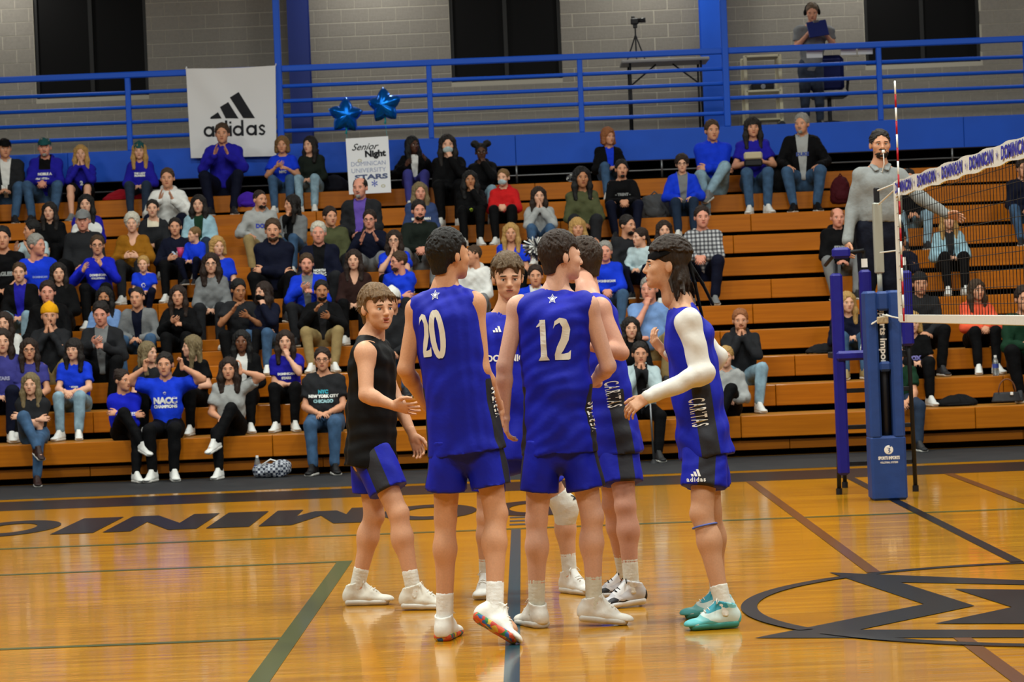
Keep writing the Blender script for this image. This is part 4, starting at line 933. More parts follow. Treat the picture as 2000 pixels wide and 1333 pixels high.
def sitter(px, py, row, sex, hair, skin, top, bot, pose, yaw, label, **kw):
    """px, py: pixel of the head; row: bench row or 0 to find it from the head height"""
    fem = sex == 'f'; kid = sex == 'k'; tgt = .74 if sex == 'm' else .70
    if kid: tgt = .80
    if not row:
        best = None
        for n in range(1, NR+1):
            z = pix(px, py, row_y(n)+.12)[2]-row_z(n); best = min(best, (abs(z-tgt), n)) if best else (abs(z-tgt), n)
        row = best[1]
    sy, sz = row_y(row), row_z(row); lean = kw.get('lean', .10)
    head = pix(px, py, sy+.26-lean-kw.get('fwd', 0)); k = kw.get('k', float(np.clip((head[2]-sz)/.76, .90, 1.05))) if not kid else kw.get('k', .62)
    by = math.radians(kw.get('body', yaw*.3)); Fb = np.array([math.sin(by), -math.cos(by), 0]); Lb = np.cross(UP, Fb)      # Lb: the person's left
    wf = kw.get('w', 1.0 if sex == 'm' else .93)
    if kid: pel = head-UP*(.62*k)+np.array([0, .05, 0])
    else: pel = np.array([head[0]-Fb[0]*.04, sy+.24, sz+.105*k*(.6+.4*wf)+max(0, head[2]-sz-.80*k)])
    neck = head-UP*.135*k+np.array([0, .045*k, 0]); upv = _n(neck-pel); C = neck-upv*.088*k; sh = .152*k*(.9 if fem else 1.02)*(.75+.25*wf)
    J = dict(head=head, neck=neck, HR=hdir(yaw, kw.get('pitch', 2), kw.get('roll', 0)), bf=Fb); J['sl'] = C+Lb*sh; J['sr'] = C-Lb*sh; J['hl'] = pel+Lb*.085*k; J['hr'] = pel-Lb*.085*k
    # legs
    fz = (row_z(row-1) if row > 1 else 0.)+.096*k; sprd = kw.get('spread', .12 if fem else .17); l1, l2 = .43*k, .43*k
    for e, sg in (('l', 1), ('r', -1)):
        fx = J['h'+e]+Fb*.30*k+Lb*sg*(sprd-.085)*k*.7; an = np.array([fx[0], sy-.20+kw.get('fy', 0), fz]); td = Fb+Lb*sg*.25
        if kid: an = pel+Fb*.30*k+Lb*sg*.09*k-UP*.30*k
        if kw.get('xleg') == e: an = J['h'+e]+Fb*.52*k-Lb*sg*.22*k+UP*(-.10*k if row > 1 else -.14*k); td = Fb*.9-Lb*sg*.5-UP*.3
        J['k'+e], J['a'+e] = ik(J['h'+e], an, l1, l2, Fb*.7+UP*1.0+Lb*sg*(.12 if fem else .35)); J['t'+e] = _n(td); J['kf'+e] = None
    J.pop('kfl'); J.pop('kfr')
    # arms
    hp = ('relax', 'relax'); F_, U_ = Fb, UP
    W = {}; O = {}
    if pose == 'clap':
        cc = C+F_*.27*k-U_*kw.get('cz', .07)*k+Lb*kw.get('cx', 0)
        vv = int(px*7+py*3) % 4; g_ = .03+.05*((px*13 % 10)/10)
        for e, sg in (('l', 1), ('r', -1)):
            if vv == 0: W[e] = cc+Lb*sg*(.05+g_)*k; O[e] = (F_*.35+U_*.9-Lb*sg*(.1+3*g_), Lb*sg-F_*.2)
            elif vv == 1: W[e] = cc+Lb*sg*.07*k-U_*(.05+.02*sg)*k; O[e] = (F_*.55-Lb*sg*.75+U_*.25, U_*.5*sg+F_*.6+Lb*sg*.3)
            elif vv == 2: W[e] = cc+Lb*sg*(.09+g_)*k+U_*.03*sg*k; O[e] = (F_*.5+U_*(.75+.1*sg)-Lb*sg*.5, Lb*sg+F_*.3-U_*.2)
            else: W[e] = cc+Lb*sg*.085*k-U_*.04*k*sg; O[e] = (F_*.6+U_*(.5-.35*sg)-Lb*sg*.45, Lb*sg*.8+U_*(-.5*sg))
        hp = [('flat', 'flat'), ('fist', 'relax'), ('flat', 'open'), ('flat', 'relax')][vv]
    elif pose in ('mouth2', 'chin'):
        for e, sg in (('l', 1), ('r', -1)): W[e] = head+F_*.125*k-U_*.19*k+Lb*sg*.035*k; O[e] = (U_*.95-F_*.15-Lb*sg*.2, Lb*sg+F_*.4)
        hp = ('flat', 'flat') if pose == 'mouth2' else ('fist', 'fist')
    elif pose in ('faceL', 'faceR'):
        e, o = ('l', 'r') if pose == 'faceL' else ('r', 'l'); sg = 1 if e == 'l' else -1
        W[e] = head+F_*.12*k-U_*.17*k+Lb*sg*.03*k; O[e] = (U_*.9-F_*.2-Lb*sg*.2, F_*.8+Lb*sg*.5); W[o] = pel+F_*.24*k+U_*.13*k+Lb*sg*.06*k; O[o] = (Lb*sg+F_*.3, U_+F_*.5); hp = ('fist', 'relax') if e == 'l' else ('relax', 'fist')
    elif pose == 'cross':
        for e, sg in (('l', 1), ('r', -1)): W[e] = pel+F_*(.22+.03*sg)*k+U_*(.20+.02*sg)*k-Lb*sg*.10*k; O[e] = (-Lb*sg+U_*.1, F_+U_*.4)
    elif pose == 'knees':
        for e, sg in (('l', 1), ('r', -1)): W[e] = J['k'+e]-F_*.10*k+U_*.075*k-Lb*sg*.02; O[e] = (F_-U_*.35-Lb*sg*.3, U_+F_*.2)
    elif pose == 'between':
        for e, sg in (('l', 1), ('r', -1)): W[e] = (J['kl']+J['kr'])/2-F_*.03*k+U_*.06*k+Lb*sg*.05*k; O[e] = (F_*.6-Lb*sg*.5-U_*.4, U_*.7+Lb*sg*.6)
    elif pose == 'up':
        for e, sg in (('l', 1), ('r', -1)): W[e] = head+Lb*sg*.19*k+F_*.10*k-U_*.02*k; O[e] = (U_, -F_*.2+Lb*sg)
        hp = ('fist', 'fist')
    elif pose == 'hairR':
        W['l'] = head+Lb*.14*k+F_*.05*k-U_*.02*k; O['l'] = (U_-F_*.2, Lb); W['r'] = pel+F_*.30*k+U_*.10*k-Lb*.08*k; O['r'] = (F_, U_); hp = ('relax', 'fist')
    elif pose == 'hold':
        for e, sg in (('l', 1), ('r', -1)): W[e] = C+F_*.27*k-U_*.22*k+Lb*sg*.09*k; O[e] = (F_*.4-Lb*sg*.6+U_*.2, Lb*sg-U_*.2)
        hp = ('relax', 'relax')
    else:
        for e, sg in (('l', 1), ('r', -1)): W[e] = pel+F_*.30*k+U_*.095*k+Lb*sg*.045*k; O[e] = (F_*.5-Lb*sg*.7-U_*.1, U_+F_*.25)
    for e, sg in (('l', 1), ('r', -1)):
        J['e'+e], J['w'+e] = ik(J['s'+e], W[e], .285*k, .255*k, -U_*.8+Lb*sg*.75-F_*.35); J['f'+e], J['b'+e] = _n(O[e][0]), np.asarray(O[e][1], float)
    T = top.split('/'); ty = T[0]; c1 = CB.get(T[1], T[1]); c2 = CB.get(T[2], T[2]) if len(T) > 2 else None
    B = bot.split('/'); bt = B[0]; bc = CB.get(B[1], B[1]); sc = kw.get('shoe', 'white' if fem else 'char').split('/')
    hr = []
    for it in hair.split('+'):
        if it: kind, c = it.split(':'); hr.append((kind, HC.get(c, CB.get(c, c))))
    sp = dict(skin=SKN[skin], fem=fem or kid, k=k, w=wf, hair=hr, hc_=hr[0][1] if hr and hr[0][0] not in ('beanie', 'ballcap', 'cap_backwards', 'mask') else HC['br'], top=(ty, c1, c2, kw.get('tmat')), bot=(bt, bc), shoe=(CB.get(sc[0], sc[0]), CB.get(sc[1], sc[1]) if len(sc) > 1 else 'c8c6c0'),
              hands=hp, panel=kw.get('panel', 'open' if c2 else None), hem=kw.get('hem', .0), hb=.028, hc=.0182, hbot=.0235, hh=.0103, hf=.0092, hh2=.010, fold=.013, glasses=kw.get('glasses'), print=kw.get('print', []), belly=kw.get('belly'), vneck=kw.get('vneck'), hs=kw.get('hs', 1.30 if kid else 1.06))
    if bt == 'shorts': sp['short_len'] = .8
    base = pel.copy(); base[2] = sz if not kid else pel[2]-.1
    if row == 1 and not kid: base = np.array([pel[0], sy-.2, 0])
    r = dress(J, sp, label, kw.get('group', 'spectators on the bleachers'), base)
    return (J,)+r
NW = 'e0e0dc'
def S(*a, **k): return sitter(*a, **k)
# top row, left to right
S(9, 291, 0, 'm', 'ballcap:black+crop:br', 'b', 'jacket/char/white', 'jeans/denim', 'lap', 20, 'man in black cap and dark jacket at the far left of the top row')
S(87, 289, 0, 'm', 'ballcap:teal+crop:gr+goatee:gr', 'p', 'hoodie/purple/black', 'jeans/denim', 'between', 6, 'man in dark cap and purple-blue hoodie with white print, leaning on his knees', panel='bib', print=[('NOBLE A', .045, .02, NW), ('PROFESSION', .032, -.04, NW)], w=1.1)
S(158, 301, 0, 'f', 'wavylong:bl', 'a', 'long/purple', 'shorts/black', 'mouth2', 5, 'blonde woman in blue sweatshirt and black shorts clapping at her mouth', print=[('2', .08, -.06, NW)], shoe='gray')
S(272, 296, 0, 'f', 'beanie:teal+wavylong:bl', 'a', 'long/purple', 'jeans/ddenim', 'lap', 5, 'blonde woman in teal beanie and blue sweatshirt', print=[('THE LADY', .036, .05, NW), ('PIONEERS', .036, .015, NW)])
S(434, 262, 0, 'm', 'short:lb', 'b', 'jacket/purple', 'pants/navy', 'clap', 2, 'man in blue quarter-zip clapping in front of the white banner', k=1.06, w=1.05)
S(551, 284, 0, 'f', 'bob:db', 'b', 'tee/royal', 'jeans/denim', 'clap', 0, 'smiling woman with blonde bob in bright blue T-shirt clapping', print=[('NYC', .05, -.02, NW)])
S(605, 284, 0, 'f', 'long:dk', 'a', 'long/dgreen', 'jeans/ldenim', 'lap', -30, 'woman with long dark hair in dark jacket and pale jeans, top row')
S(806, 284, 0, 'f', 'pulled:bk+curlylong:bk', 'e', 'jacket/black/white', 'pants/lav', 'clap', 35, 'woman with long braids in black jacket over white shirt, clapping')
S(874, 284, 0, 'f', 'long:dk+mask:pale', 'a', 'jacket/black', 'pants/black', 'faceL', 5, 'woman with long dark hair and pale face mask, hand to her face')
S(940, 298, 0, 'f', 'puffs:bk', 'e', 'hoodie/black', 'jeans/ldenim', 'faceL', 2, 'woman with two hair puffs in a black hoodie', glasses=1)
S(1188, 268, 0, 'f', 'short_curly:rd+bob:rd', 'b', 'jacket/black/royal', 'jeans/denim', 'lap', 30, 'woman with reddish curly hair in black cardigan over blue shirt')
S(1391, 256, 10, 'm', 'short:lb', 'b', 'jacket/royal', 'jeans/ldenim', 'cross', 10, 'man in bright blue pullover and pale jeans with crossed legs', xleg='l', shoe='gray')
S(1470, 250, 10, 'f', 'bangs:dk', 'b', 'tee/purple', 'jeans/denim', 'hold', 2, 'woman in purple polo holding a small cream and black bag', shoe='white')
S(1566, 243, 10, 'm', 'short:gr+goatee:gr', 'b', 'jacket/black/lgray', 'jeans/denim', 'knees', -25, 'gray-haired man in black jacket over gray T-shirt and jeans', print=[('DUKE', .06, .0, '3c4c8c')], w=1.08, shoe='black')
S(1998, 330, 0, 'm', 'short:br', 'b', 'long/navy', 'jeans/denim', 'lap', 0, 'man in navy shirt and jeans at the far right edge, top row')
# second line of heads
S(327, 349, 0, 'm', 'crop:lb', 'b', 'hoodie/white', 'pants/navy', 'clap', 2, 'man in white hoodie clapping near the top left', w=1.05)
S(388, 400, 0, 'f', 'curlylong:dk', 'a', 'jacket/skyl/green', 'jeans/ddenim', 'lap', -3, 'woman with dark hair in light denim jacket over green shirt', w=1.1)
S(508, 391, 0, 'm', 'beard:dk+shaved:br', 'b', 'hoodie/lgray', 'pants/khaki', 'knees', 38, 'bald bearded man in gray hoodie and khaki trousers', print=[('DOM', .075, .02, '3b46a0')])
S(570, 400, 0, 'f', 'long:dk', 'b', 'jacket/gray/black', 'jeans/denim', 'faceR', -60, 'woman with long dark hair in gray cardigan turned left, hand at chin')
S(703, 368, 0, 'm', 'balding:dk+goatee:gr', 'p', 'jacket/char/violet', 'pants/char', 'lap', -15, 'heavy man with gray goatee in charcoal jacket over violet shirt', w=1.28, belly=1.15)
S(820, 376, 0, 'f', 'long:as', 'p', 'hoodie/slate', 'pants/navy', 'lap', 10, 'woman with ash-blonde hair in slate-blue hoodie', print=[('BEARDOWN', .045, .02, NW)], w=1.08)
S(918, 352, 0, 'f', 'curlylong:bk', 'c', 'hoodie/black', 'pants/black', 'faceL', 5, 'woman with dark curly hair in black hoodie with small green mark, hand at mouth', print=[('*', .1, -.06, 'a8c030')])
S(983, 348, 0, 'f', 'pulled:db+mask:pale', 'a', 'hoodie/red', 'pants/black', 'between', -18, 'woman in bright red jacket wearing a pale face mask')
S(1052, 384, 0, 'f', 'long:br', 'a', 'hoodie/lgray', 'jeans/denim', 'mouth2', 8, 'woman with long brown hair in light gray sweatshirt, hands at her chin')
S(1136, 348, 0, 'f', 'long:bk', 'c', 'long/olive', 'pants/char', 'lap', 10, 'smiling woman with long black hair in olive top')
S(1214, 331, 0, 'm', 'short:bk+goatee:bk', 'b', 'long/black', 'pants/navy', 'between', 5, 'man with black hair in black sweatshirt with pale chest print', print=[('- TRENT -', .05, .02, '8a8c8c')], w=1.05)
S(1332, 321, 9, 'f', 'short_curly:br', 'a', 'jacket/royal/gray', 'pants/ddenim', 'knees', -3, 'woman with short brown hair and glasses in blue jacket over gray hoodie', glasses=1, w=1.12)
# third line
S(97, 414, 0, 'f', 'long:dk', 'a', 'jacket/black', 'pants/black', 'lap', -4, 'young woman with long dark hair in black jacket behind the gray-capped man')
S(168, 400, 0, 'f', 'long:bk', 'a', 'long/purple/white', 'pants/black', 'lap', 0, 'woman with black hair and pale sleeves, directly behind the gray cap', panel='sleeve')
S(162, 432, 0, 'm', 'ballcap:gray+crop:gr', 'p', 'jacket/char', 'pants/black', 'lap', 5, 'large man in gray cap and charcoal jacket', w=1.25, belly=1.05)
S(258, 437, 0, 'f', 'short_curly:wh', 'a', 'long/mustard', 'pants/char', 'hold', 3, 'smiling woman with short pale hair in mustard sweater', vneck=1)
S(298, 408, 0, 'f', 'pulled:dk', 'a', 'long/char/cream', 'pants/black', 'lap', 5, 'woman with pulled-back hair in dark top with cream collar', panel='bib')
S(62, 450, 0, 'm', 'short:bk', 'b', 'tee/pale', 'pants/char', 'clap', -70, 'dark-haired boy in pale T-shirt turned left')
S(72, 480, 0, 'm', 'short:gr', 'p', 'tee/royal', 'pants/navy', 'lap', 60, 'gray-haired man in bright blue T-shirt looking right', print=[('DOMINICAN', .03, 0, '8fa0d8')], w=1.05)
S(5, 466, 0, 'm', 'short:bk', 'b', 'tee/black', 'pants/black', 'lap', 10, 'young man in black T-shirt with white print at the left edge', print=[('EAGLES', .06, -.03, '8a9090')])
S(190, 480, 0, 'f', 'pulled:lb', 'b', 'long/blue', 'pants/black', 'clap', 10, 'woman with glasses in blue long-sleeved shirt, clapping', glasses=1, cx=-.05, print=[('DOMINICAN', .036, .01, NW), ('VOLLEYBALL', .03, -.03, NW)])
S(342, 444, 0, 'f', 'pulled:dk', 'b', 'long/navy', 'pants/black', 'hold', 5, 'woman in navy sweatshirt with large N, holding a pink cup', print=[('N', .12, .0, 'b8c4d8')], w=1.1)
S(425, 482, 0, 'f', 'bob:bl', 'a', 'tee/royal', 'pants/navy', 'lap', 25, 'blonde woman in blue T-shirt behind the gray sweater')
S(412, 516, 0, 'f', 'curlylong:br', 'a', 'long/gray', 'pants/char', 'lap', 5, 'woman with long brown curls and glasses in heather gray sweater', glasses=1)
S(533, 451, 0, 'm', 'short:lb+beard:lb', 'b', 'hoodie/navy', 'pants/black', 'cross', 3, 'bearded man in dark hoodie with pale drawstrings, arms folded', w=1.1)
S(622, 456, 0, 'm', 'short:wh', 'p', 'jacket/navy/black', 'pants/char', 'lap', 2, 'white-haired man in black T-shirt and navy jacket', print=[('NORTH', .04, -.06, NW), ('CENTRAL', .04, -.10, NW)], w=1.1)
S(645, 424, 0, 'm', 'short:br', 'b', 'jacket/olive', 'pants/char', 'lap', 25, 'man with brown hair in olive jacket')
S(722, 430, 0, 'm', 'short:br', 'p', 'long/navy', 'shorts/gray', 'clap', -5, 'man with glasses in navy sweater and shorts, clapping', glasses=1, w=1.05)
S(818, 412, 0, 'm', 'short:dk+beard:dk', 'p', 'jacket/dgreen', 'pants/gray', 'between', 12, 'dark-haired man in very dark green jacket and gray trousers')
S(770, 470, 0, 'f', 'long:br', 'a', 'tee/royal', 'pants/black', 'mouth2', -5, 'woman with glasses and brown hair covering her mouth with both hands', glasses=1)
S(599, 516, 0, 'm', 'short:lb+beard:rd', 'p', 'jacket/royal/gray', 'pants/char', 'clap', 5, 'bearded man in royal blue jacket over gray shirt, clapping')
S(691, 509, 0, 'f', 'long:br', 'a', 'long/brown', 'pants/black', 'lap', -3, 'woman with long brown hair in dark brown cardigan', vneck=1)
S(778, 512, 0, 'm', 'short:lb+beard:lb', 'p', 'hoodie/royal', 'pants/char', 'cross', -60, 'man with glasses in royal blue hoodie turned left, arms folded', glasses=1, print=[('W', .07, -.06, '8fa8d8')])
S(924, 500, 0, 'm', 'shaved:lb', 'b', 'hoodie/white', 'pants/gray', 'lap', -60, 'man in white hoodie half hidden behind number 20')
S(998, 456, 0, 'f', 'wavylong:bl', 'b', 'tee/royal', 'pants/black', 'lap', -2, 'woman with long blonde hair in bright blue T-shirt behind the huddle', vneck=1)
S(1128, 446, 0, 'f', 'bangs:bl', 'b', 'tee/purple', 'pants/black', 'clap', 5, 'blonde woman with bangs in purple T-shirt, hands raised', cx=.12)
S(1182, 492, 0, 'm', 'short:gr', 'p', 'long/royal', 'jeans/denim', 'between', -3, 'laughing gray-haired man in royal blue sweatshirt', print=[('DOMINICAN', .04, .0, NW)], w=1.05)
S(1226, 441, 0, 'm', 'crop:dk+beard:dk', 'b', 'long/char', 'pants/navy', 'lap', 45, 'dark-haired bearded man in charcoal shirt looking right')
S(1297, 451, 0, 'f', 'long:br', 'a', 'jacket/black/white', 'pants/black', 'lap', 3, 'smiling brown-haired woman in black jacket beside the plaid shirt')
def plaid():
    m = bpy.data.materials.new('gray_plaid'); m.use_nodes = True; N = m.node_tree.nodes; L = m.node_tree.links; b = N['Principled BSDF']; b.inputs['Roughness'].default_value = .85; tc = N.new('ShaderNodeTexCoord'); out = None
    for ax in ('X', 'Z'):
        w = N.new('ShaderNodeTexWave'); w.bands_direction = ax; w.inputs['Scale'].default_value = 6.5; L.new(tc.outputs['Object'], w.inputs[0]); r = N.new('ShaderNodeValToRGB'); L.new(w.outputs['Fac'], r.inputs[0]); r.color_ramp.interpolation = 'CONSTANT'
        r.color_ramp.elements[0].color = (.28, .28, .30, 1); r.color_ramp.elements[1].color = (1, 1, 1, 1); r.color_ramp.elements[1].position = .42
        if out: mx = N.new('ShaderNodeMix'); mx.data_type = 'RGBA'; mx.blend_type = 'MULTIPLY'; mx.inputs[0].default_value = 1; L.new(out, mx.inputs[6]); L.new(r.outputs[0], mx.inputs[7]); out = mx.outputs[2]
        else: out = r.outputs[0]
    m2 = N.new('ShaderNodeMix'); m2.data_type = 'RGBA'; m2.blend_type = 'MULTIPLY'; m2.inputs[0].default_value = 1; m2.inputs[7].default_value = lin('b4b6b8'); L.new(out, m2.inputs[6]); L.new(m2.outputs[2], b.inputs['Base Color']); return m
M_plaid = plaid()
S(1371, 425, 6, 'm', 'crop:br', 'p', 'long/lgray', 'pants/navy', 'between', 5, 'smiling man in gray and white plaid shirt', tmat=M_plaid, body=-12, shoe='gray')
S(1268, 566, 3, 'm', 'short:gr', 'p', 'tee/lblue', 'pants/khaki', 'faceR', -20, 'heavy man in light blue polo hidden behind the headband player', w=1.2, belly=1.1)
# fourth line
S(38, 533, 0, 'f', 'pulled:lb', 'a', 'jacket/black/purple', 'jeans/ldenim', 'lap', 5, 'woman with pulled-back light hair in black jacket and pale jeans')
S(114, 534, 0, 'f', 'long:dk', 'a', 'jacket/black', 'pants/black', 'lap', 15, 'woman with long dark hair in black jacket above the yellow beanie')
S(93, 572, 0, 'm', 'short:br', 'p', 'jacket/black', 'pants/black', 'lap', 8, 'man with brown hair in black jacket directly behind the yellow beanie')
S(204, 582, 0, 'f', 'long:bk+mask:black', 'c', 'long/lblue', 'jeans/denim', 'lap', 0, 'person with long black hair in light blue behind the gray-jacketed man')
S(268, 582, 0, 'm', 'shaved:dk', 'b', 'jacket/gray/navy', 'jeans/denim', 'lap', -12, 'man with shaved head in gray jacket with white collar', lean=.2)
S(348, 579, 0, 'f', 'long:br', 'b', 'jacket/black', 'pants/black', 'clap', 0, 'woman with long brown hair in black jacket, crossing her clapping hands')
S(466, 567, 0, 'm', 'short:bk', 'c', 'tee/char/white', 'pants/black', 'clap', 25, 'dark-haired man in charcoal polo with white piping', panel=None, pitch=12)
S(514, 572, 0, 'f', 'curlylong:br+mask:black', 'a', 'jacket/navy', 'jeans/denim', 'faceL', -40, 'woman in black face mask and navy jacket turned left')
S(628, 569, 0, 'm', 'short:bk+beard:bk', 'c', 'jacket/black/char', 'pants/khaki', 'clap', 10, 'man with black beard in black jacket and khaki trousers, clapping', shoe='white')
S(8, 632, 0, 'f', 'long:br', 'a', 'long/white', 'jeans/ldenim', 'lap', 0, 'person in cream sweater cut off by the left edge')
S(97, 618, 0, 'm', 'beanie:d89a10+goatee:lb', 'b', 'long/char', 'pants/khaki', 'mouth2', 10, 'man in bright yellow beanie and charcoal sweater, hands at his mouth')
S(197, 614, 0, 'm', 'short:dk', 'p', 'jacket/char/gray', 'pants/black', 'clap', 0, 'dark-haired man in charcoal jacket clapping, lower left', pitch=12)
S(4, 668, 0, 'f', 'long:br', 'a', 'hoodie/lav', 'pants/navy', 'lap', 15, 'person in faded blue hoodie at the left edge', print=[('STARS', .05, 0, 'a0a0c0')])
S(1232, 642, 0, 'f', 'long:dk', 'a', 'jacket/black', 'pants/black', 'lap', 5, 'dark-haired woman in black beside the huddle, under the blue polo')
S(1446, 627, 2, 'm', 'short:rd+beard:rd', 'b', 'hoodie/char', 'jeans/ldenim', 'chin', -2, 'bearded man in charcoal hoodie with hands at his mouth', shoe='white')
S(1636, 426, 0, 'm', 'balding:rd', 'p', 'hoodie/black', 'pants/gray', 'lap', 5, 'balding man in black hoodie behind the referee', print=[('STARS', .05, .0, 'a0a4a4')])
S(1775, 350, 0, 'm', 'short:dk', 'b', 'hoodie/black', 'jeans/ldenim', 'lap', 5, 'person in black hoodie and pale jeans hidden behind the referee')
S(1757, 470, 0, 'm', 'short:dk+beard:dk', 'c', 'long/navy', 'pants/navy', 'faceL', 10, 'bearded man in navy behind the net antenna')
S(1852, 430, 0, 'f', 'long:bl', 'a', 'jacket/skyl/char', 'pants/black', 'lap', 3, 'blonde woman in light denim jacket behind the net')
S(1797, 555, 0, 'm', 'cap_backwards:char+crop:br', 'b', 'jacket/char', 'pants/black', 'lap', 0, 'man in backwards cap and charcoal jacket behind the net')
S(1908, 568, 0, 'f', 'long:lb', 'b', 'hoodie/coral', 'pants/black', 'between', 15, 'woman in bright coral hoodie behind the net')
S(2000, 585, 0, 'm', 'short:br', 'b', 'long/green', 'pants/black', 'between', 0, 'person in dark green at the right edge behind the net')
S(1655, 592, 3, 'f', 'long:bl', 'a', 'long/navy', 'jeans/denim', 'lap', 8, 'blonde woman in navy behind the referee stand', shoe='khaki')
S(1782, 632, 2, 'f', 'bob:bl', 'a', 'tee/black', 'pants/black', 'lap', 0, 'blonde person in black T-shirt with violet print below the net', print=[('SOX', .07, -.03, '8a84c8')])
S(1752, 690, 1, 'm', 'short:dk', 'b', 'tee/green', 'jeans/ddenim', 'between', 0, 'person in dark green T-shirt hidden behind the padded net post')
S(765, 588, 0, 'm', 'beanie:white+short:br', 'b', 'hoodie/char', 'jeans/denim', 'lap', -10, 'man in white beanie and charcoal hoodie behind the black jersey')
S(1046, 540, 0, 'm', 'short:br', 'b', 'jacket/royal/white', 'pants/navy', 'lap', 0, 'person in blue and white jacket hidden behind number 12')
# front lines
S(57, 684, 2, 'f', 'long:br', 'b', 'tee/lav', 'pants/black', 'lap', 12, 'woman with glasses and very long brown hair in purple T-shirt', glasses=1)
S(144, 684, 2, 'f', 'bangs:dk', 'a', 'tee/royal', 'jeans/ldenim', 'between', -12, 'woman with dark bangs in blue T-shirt and pale ripped jeans', print=[('* STARS', .03, -.06, NW)])
S(60, 752, 1, 'f', 'wavylong:as', 'a', 'tee/char', 'jeans/denim', 'cross', 0, 'woman with long ombre hair in black T-shirt, legs crossed, front row left', xleg='r', shoe='brown', print=[('BACKSTAGE', .035, -.09, '8a8a40')])
S(290, 690, 2, 'f', 'long:as', 'a', 'tee/char', 'pants/black', 'lap', 60, 'woman with long ash hair in black T-shirt looking right', print=[('TEAM', .045, -.05, '9a9a98')])
S(240, 744, 1, 'f', 'bun:br', 'b', 'long/blue', 'leggings/black', 'cross', 50, 'woman with brown bun in blue sweatshirt looking right', xleg='r', print=[('DOMINICAN', .042, .0, NW), ('*', .08, -.07, NW)])
S(322, 713, 1, 'f', 'pulled:dk', 'b', 'tee/royal', 'leggings/black', 'up', 0, 'woman in blue T-shirt with white print raising both fists', print=[('NACC', .085, .0, NW), ('CHAMPIONS', .042, -.06, NW), ('*', .07, .06, NW)], lean=.05)
S(374, 678, 2, 'f', 'long:as', 'a', 'tee/black', 'pants/black', 'hold', -75, 'woman with very long blonde hair in black T-shirt turned left')
S(447, 722, 1, 'f', 'curlylong:br', 'b', 'tee/lgray', 'leggings/black', 'hairR', 0, 'smiling woman in light gray T-shirt touching her long brown hair', xleg='l', print=[('PRAY', .065, -.10, '404448')])
S(472, 668, 2, 'f', 'long:bk', 'd', 'jacket/black/white', 'pants/black', 'lap', 0, 'woman with long black hair in black jacket over white shirt, second row')
S(557, 668, 2, 'f', 'long:br', 'a', 'tee/purple', 'pants/black', 'faceL', 3, 'brown-haired woman in purple T-shirt with fist at her mouth', print=[('DOMINICAN', .035, .0, NW), ('STARS', .04, -.05, NW)])
S(630, 703, 1, 'f', 'pulled:br+ponytail:br', 'b', 'tee/char', 'jeans/denim', 'lap', 0, 'woman with glasses in charcoal T-shirt with turquoise city print and jeans', glasses=1, w=1.18, belly=1.02, shoe='black', print=[('NYC', .05, .05, '38a0b4'), ('NEW YORK CITY', .040, .005, NW), ('CHICAGO', .045, -.045, '9cc8d0')])
S(1250, 692, 1, 'm', 'short:dk', 'b', 'jacket/pale/char', 'pants/black', 'chin', 3, 'dark-haired man in pale denim jacket resting his chin on a cane', lean=.2)
S(1418, 698, 1, 'f', 'ponytail:bl', 'a', 'long/lgray', 'leggings/black', 'lap', -12, 'blonde woman in light gray sweatshirt and black leggings', xleg='l')
# children
S(280, 517, 6, 'k', 'short:bl', 'a', 'tee/royal', 'pants/navy', 'lap', 0, 'blond toddler boy in bright blue shirt', fwd=.42, k=.62, print=[('*', .15, -.05, NW)])
S(379, 459, 7, 'k', 'pulled:db', 'a', 'long/royal', 'pants/navy', 'lap', -55, 'toddler girl in blue sweatshirt on a lap, looking left', fwd=.40, k=.60)
S(1250, 464, 6, 'k', 'pulled:br+ponytail:br', 'a', 'long/pale', 'pants/navy', 'lap', -60, 'small girl with brown hair in pale top looking left', fwd=.32, k=.72)
# ------------------------------------------------------------------ net, post, stand and referee
M_net = mat('black_net_cord', '101012', .8); M_tape = mat('white_vinyl_tape', 'd6d4cc', .6, bump=.1, bscale=30); M_pad = mat('blue_post_padding', '24407c', .5, bump=.25, bscale=9, vary=.06)
M_pad2 = mat('violet_blue_padding', '1c1a78', .45, bump=.2, bscale=9); M_grayp = mat('painted_post_steel', '9ea096', .45, .2); M_blueink = mat('blue_print', '2a2a9c', .6)
NY0, NY1, NZ0, NZ1 = 18.55, 9.6, 1.44, 2.44
net = empty('volleyball_net', (CX, NY0, 0), 'volleyball net with blue lettered white top tape', 'net')
b = MB(); y = NY0
while y > NY1: b.tube([(0, y-NY0, NZ0), (0, y-NY0, NZ1)], .0022, 4, cap=False); y -= .1
for i in range(1, 10): b.tube([(0, 0, NZ0+i*.1), (0, NY1-NY0, NZ0+i*.1)], .0022, 4, cap=False)
b.build('netting', M_net, net)
g = MB(); n = 90
for i in range(n+1):
    yy = (NY1-NY0)*i/n
    for zz in (NZ1-.075, NZ1+.045): g.v.append(np.array([[-.008+.004*math.sin(i*1.7), yy, zz+.006*math.sin(i*.9)], [.008+.004*math.sin(i*1.7), yy, zz+.006*math.sin(i*.9)]])); g.n += 2
g.f = [(4*i+a, 4*i+b_, 4*i+4+b_, 4*i+4+a) for i in range(n) for a, b_ in ((0, 2), (2, 3), (3, 1), (1, 0))]; g.m = [0]*len(g.f); g.build('top_tape', M_tape, net)
MB().box(-.01, .01, NY1-NY0, 0, NZ0-.03, NZ0+.03, bev=.004).build('bottom_tape', M_tape, net); MB().box(-.012, .012, -.03, .04, NZ0-.02, NZ1+.04, bev=.004).build('side_tape', M_tape, net); MB().box(-.012, .012, NY1-NY0-.04, NY1-NY0+.03, NZ0-.02, NZ1+.04, bev=.004).build('side_tape', M_tape, net)
y = -.45
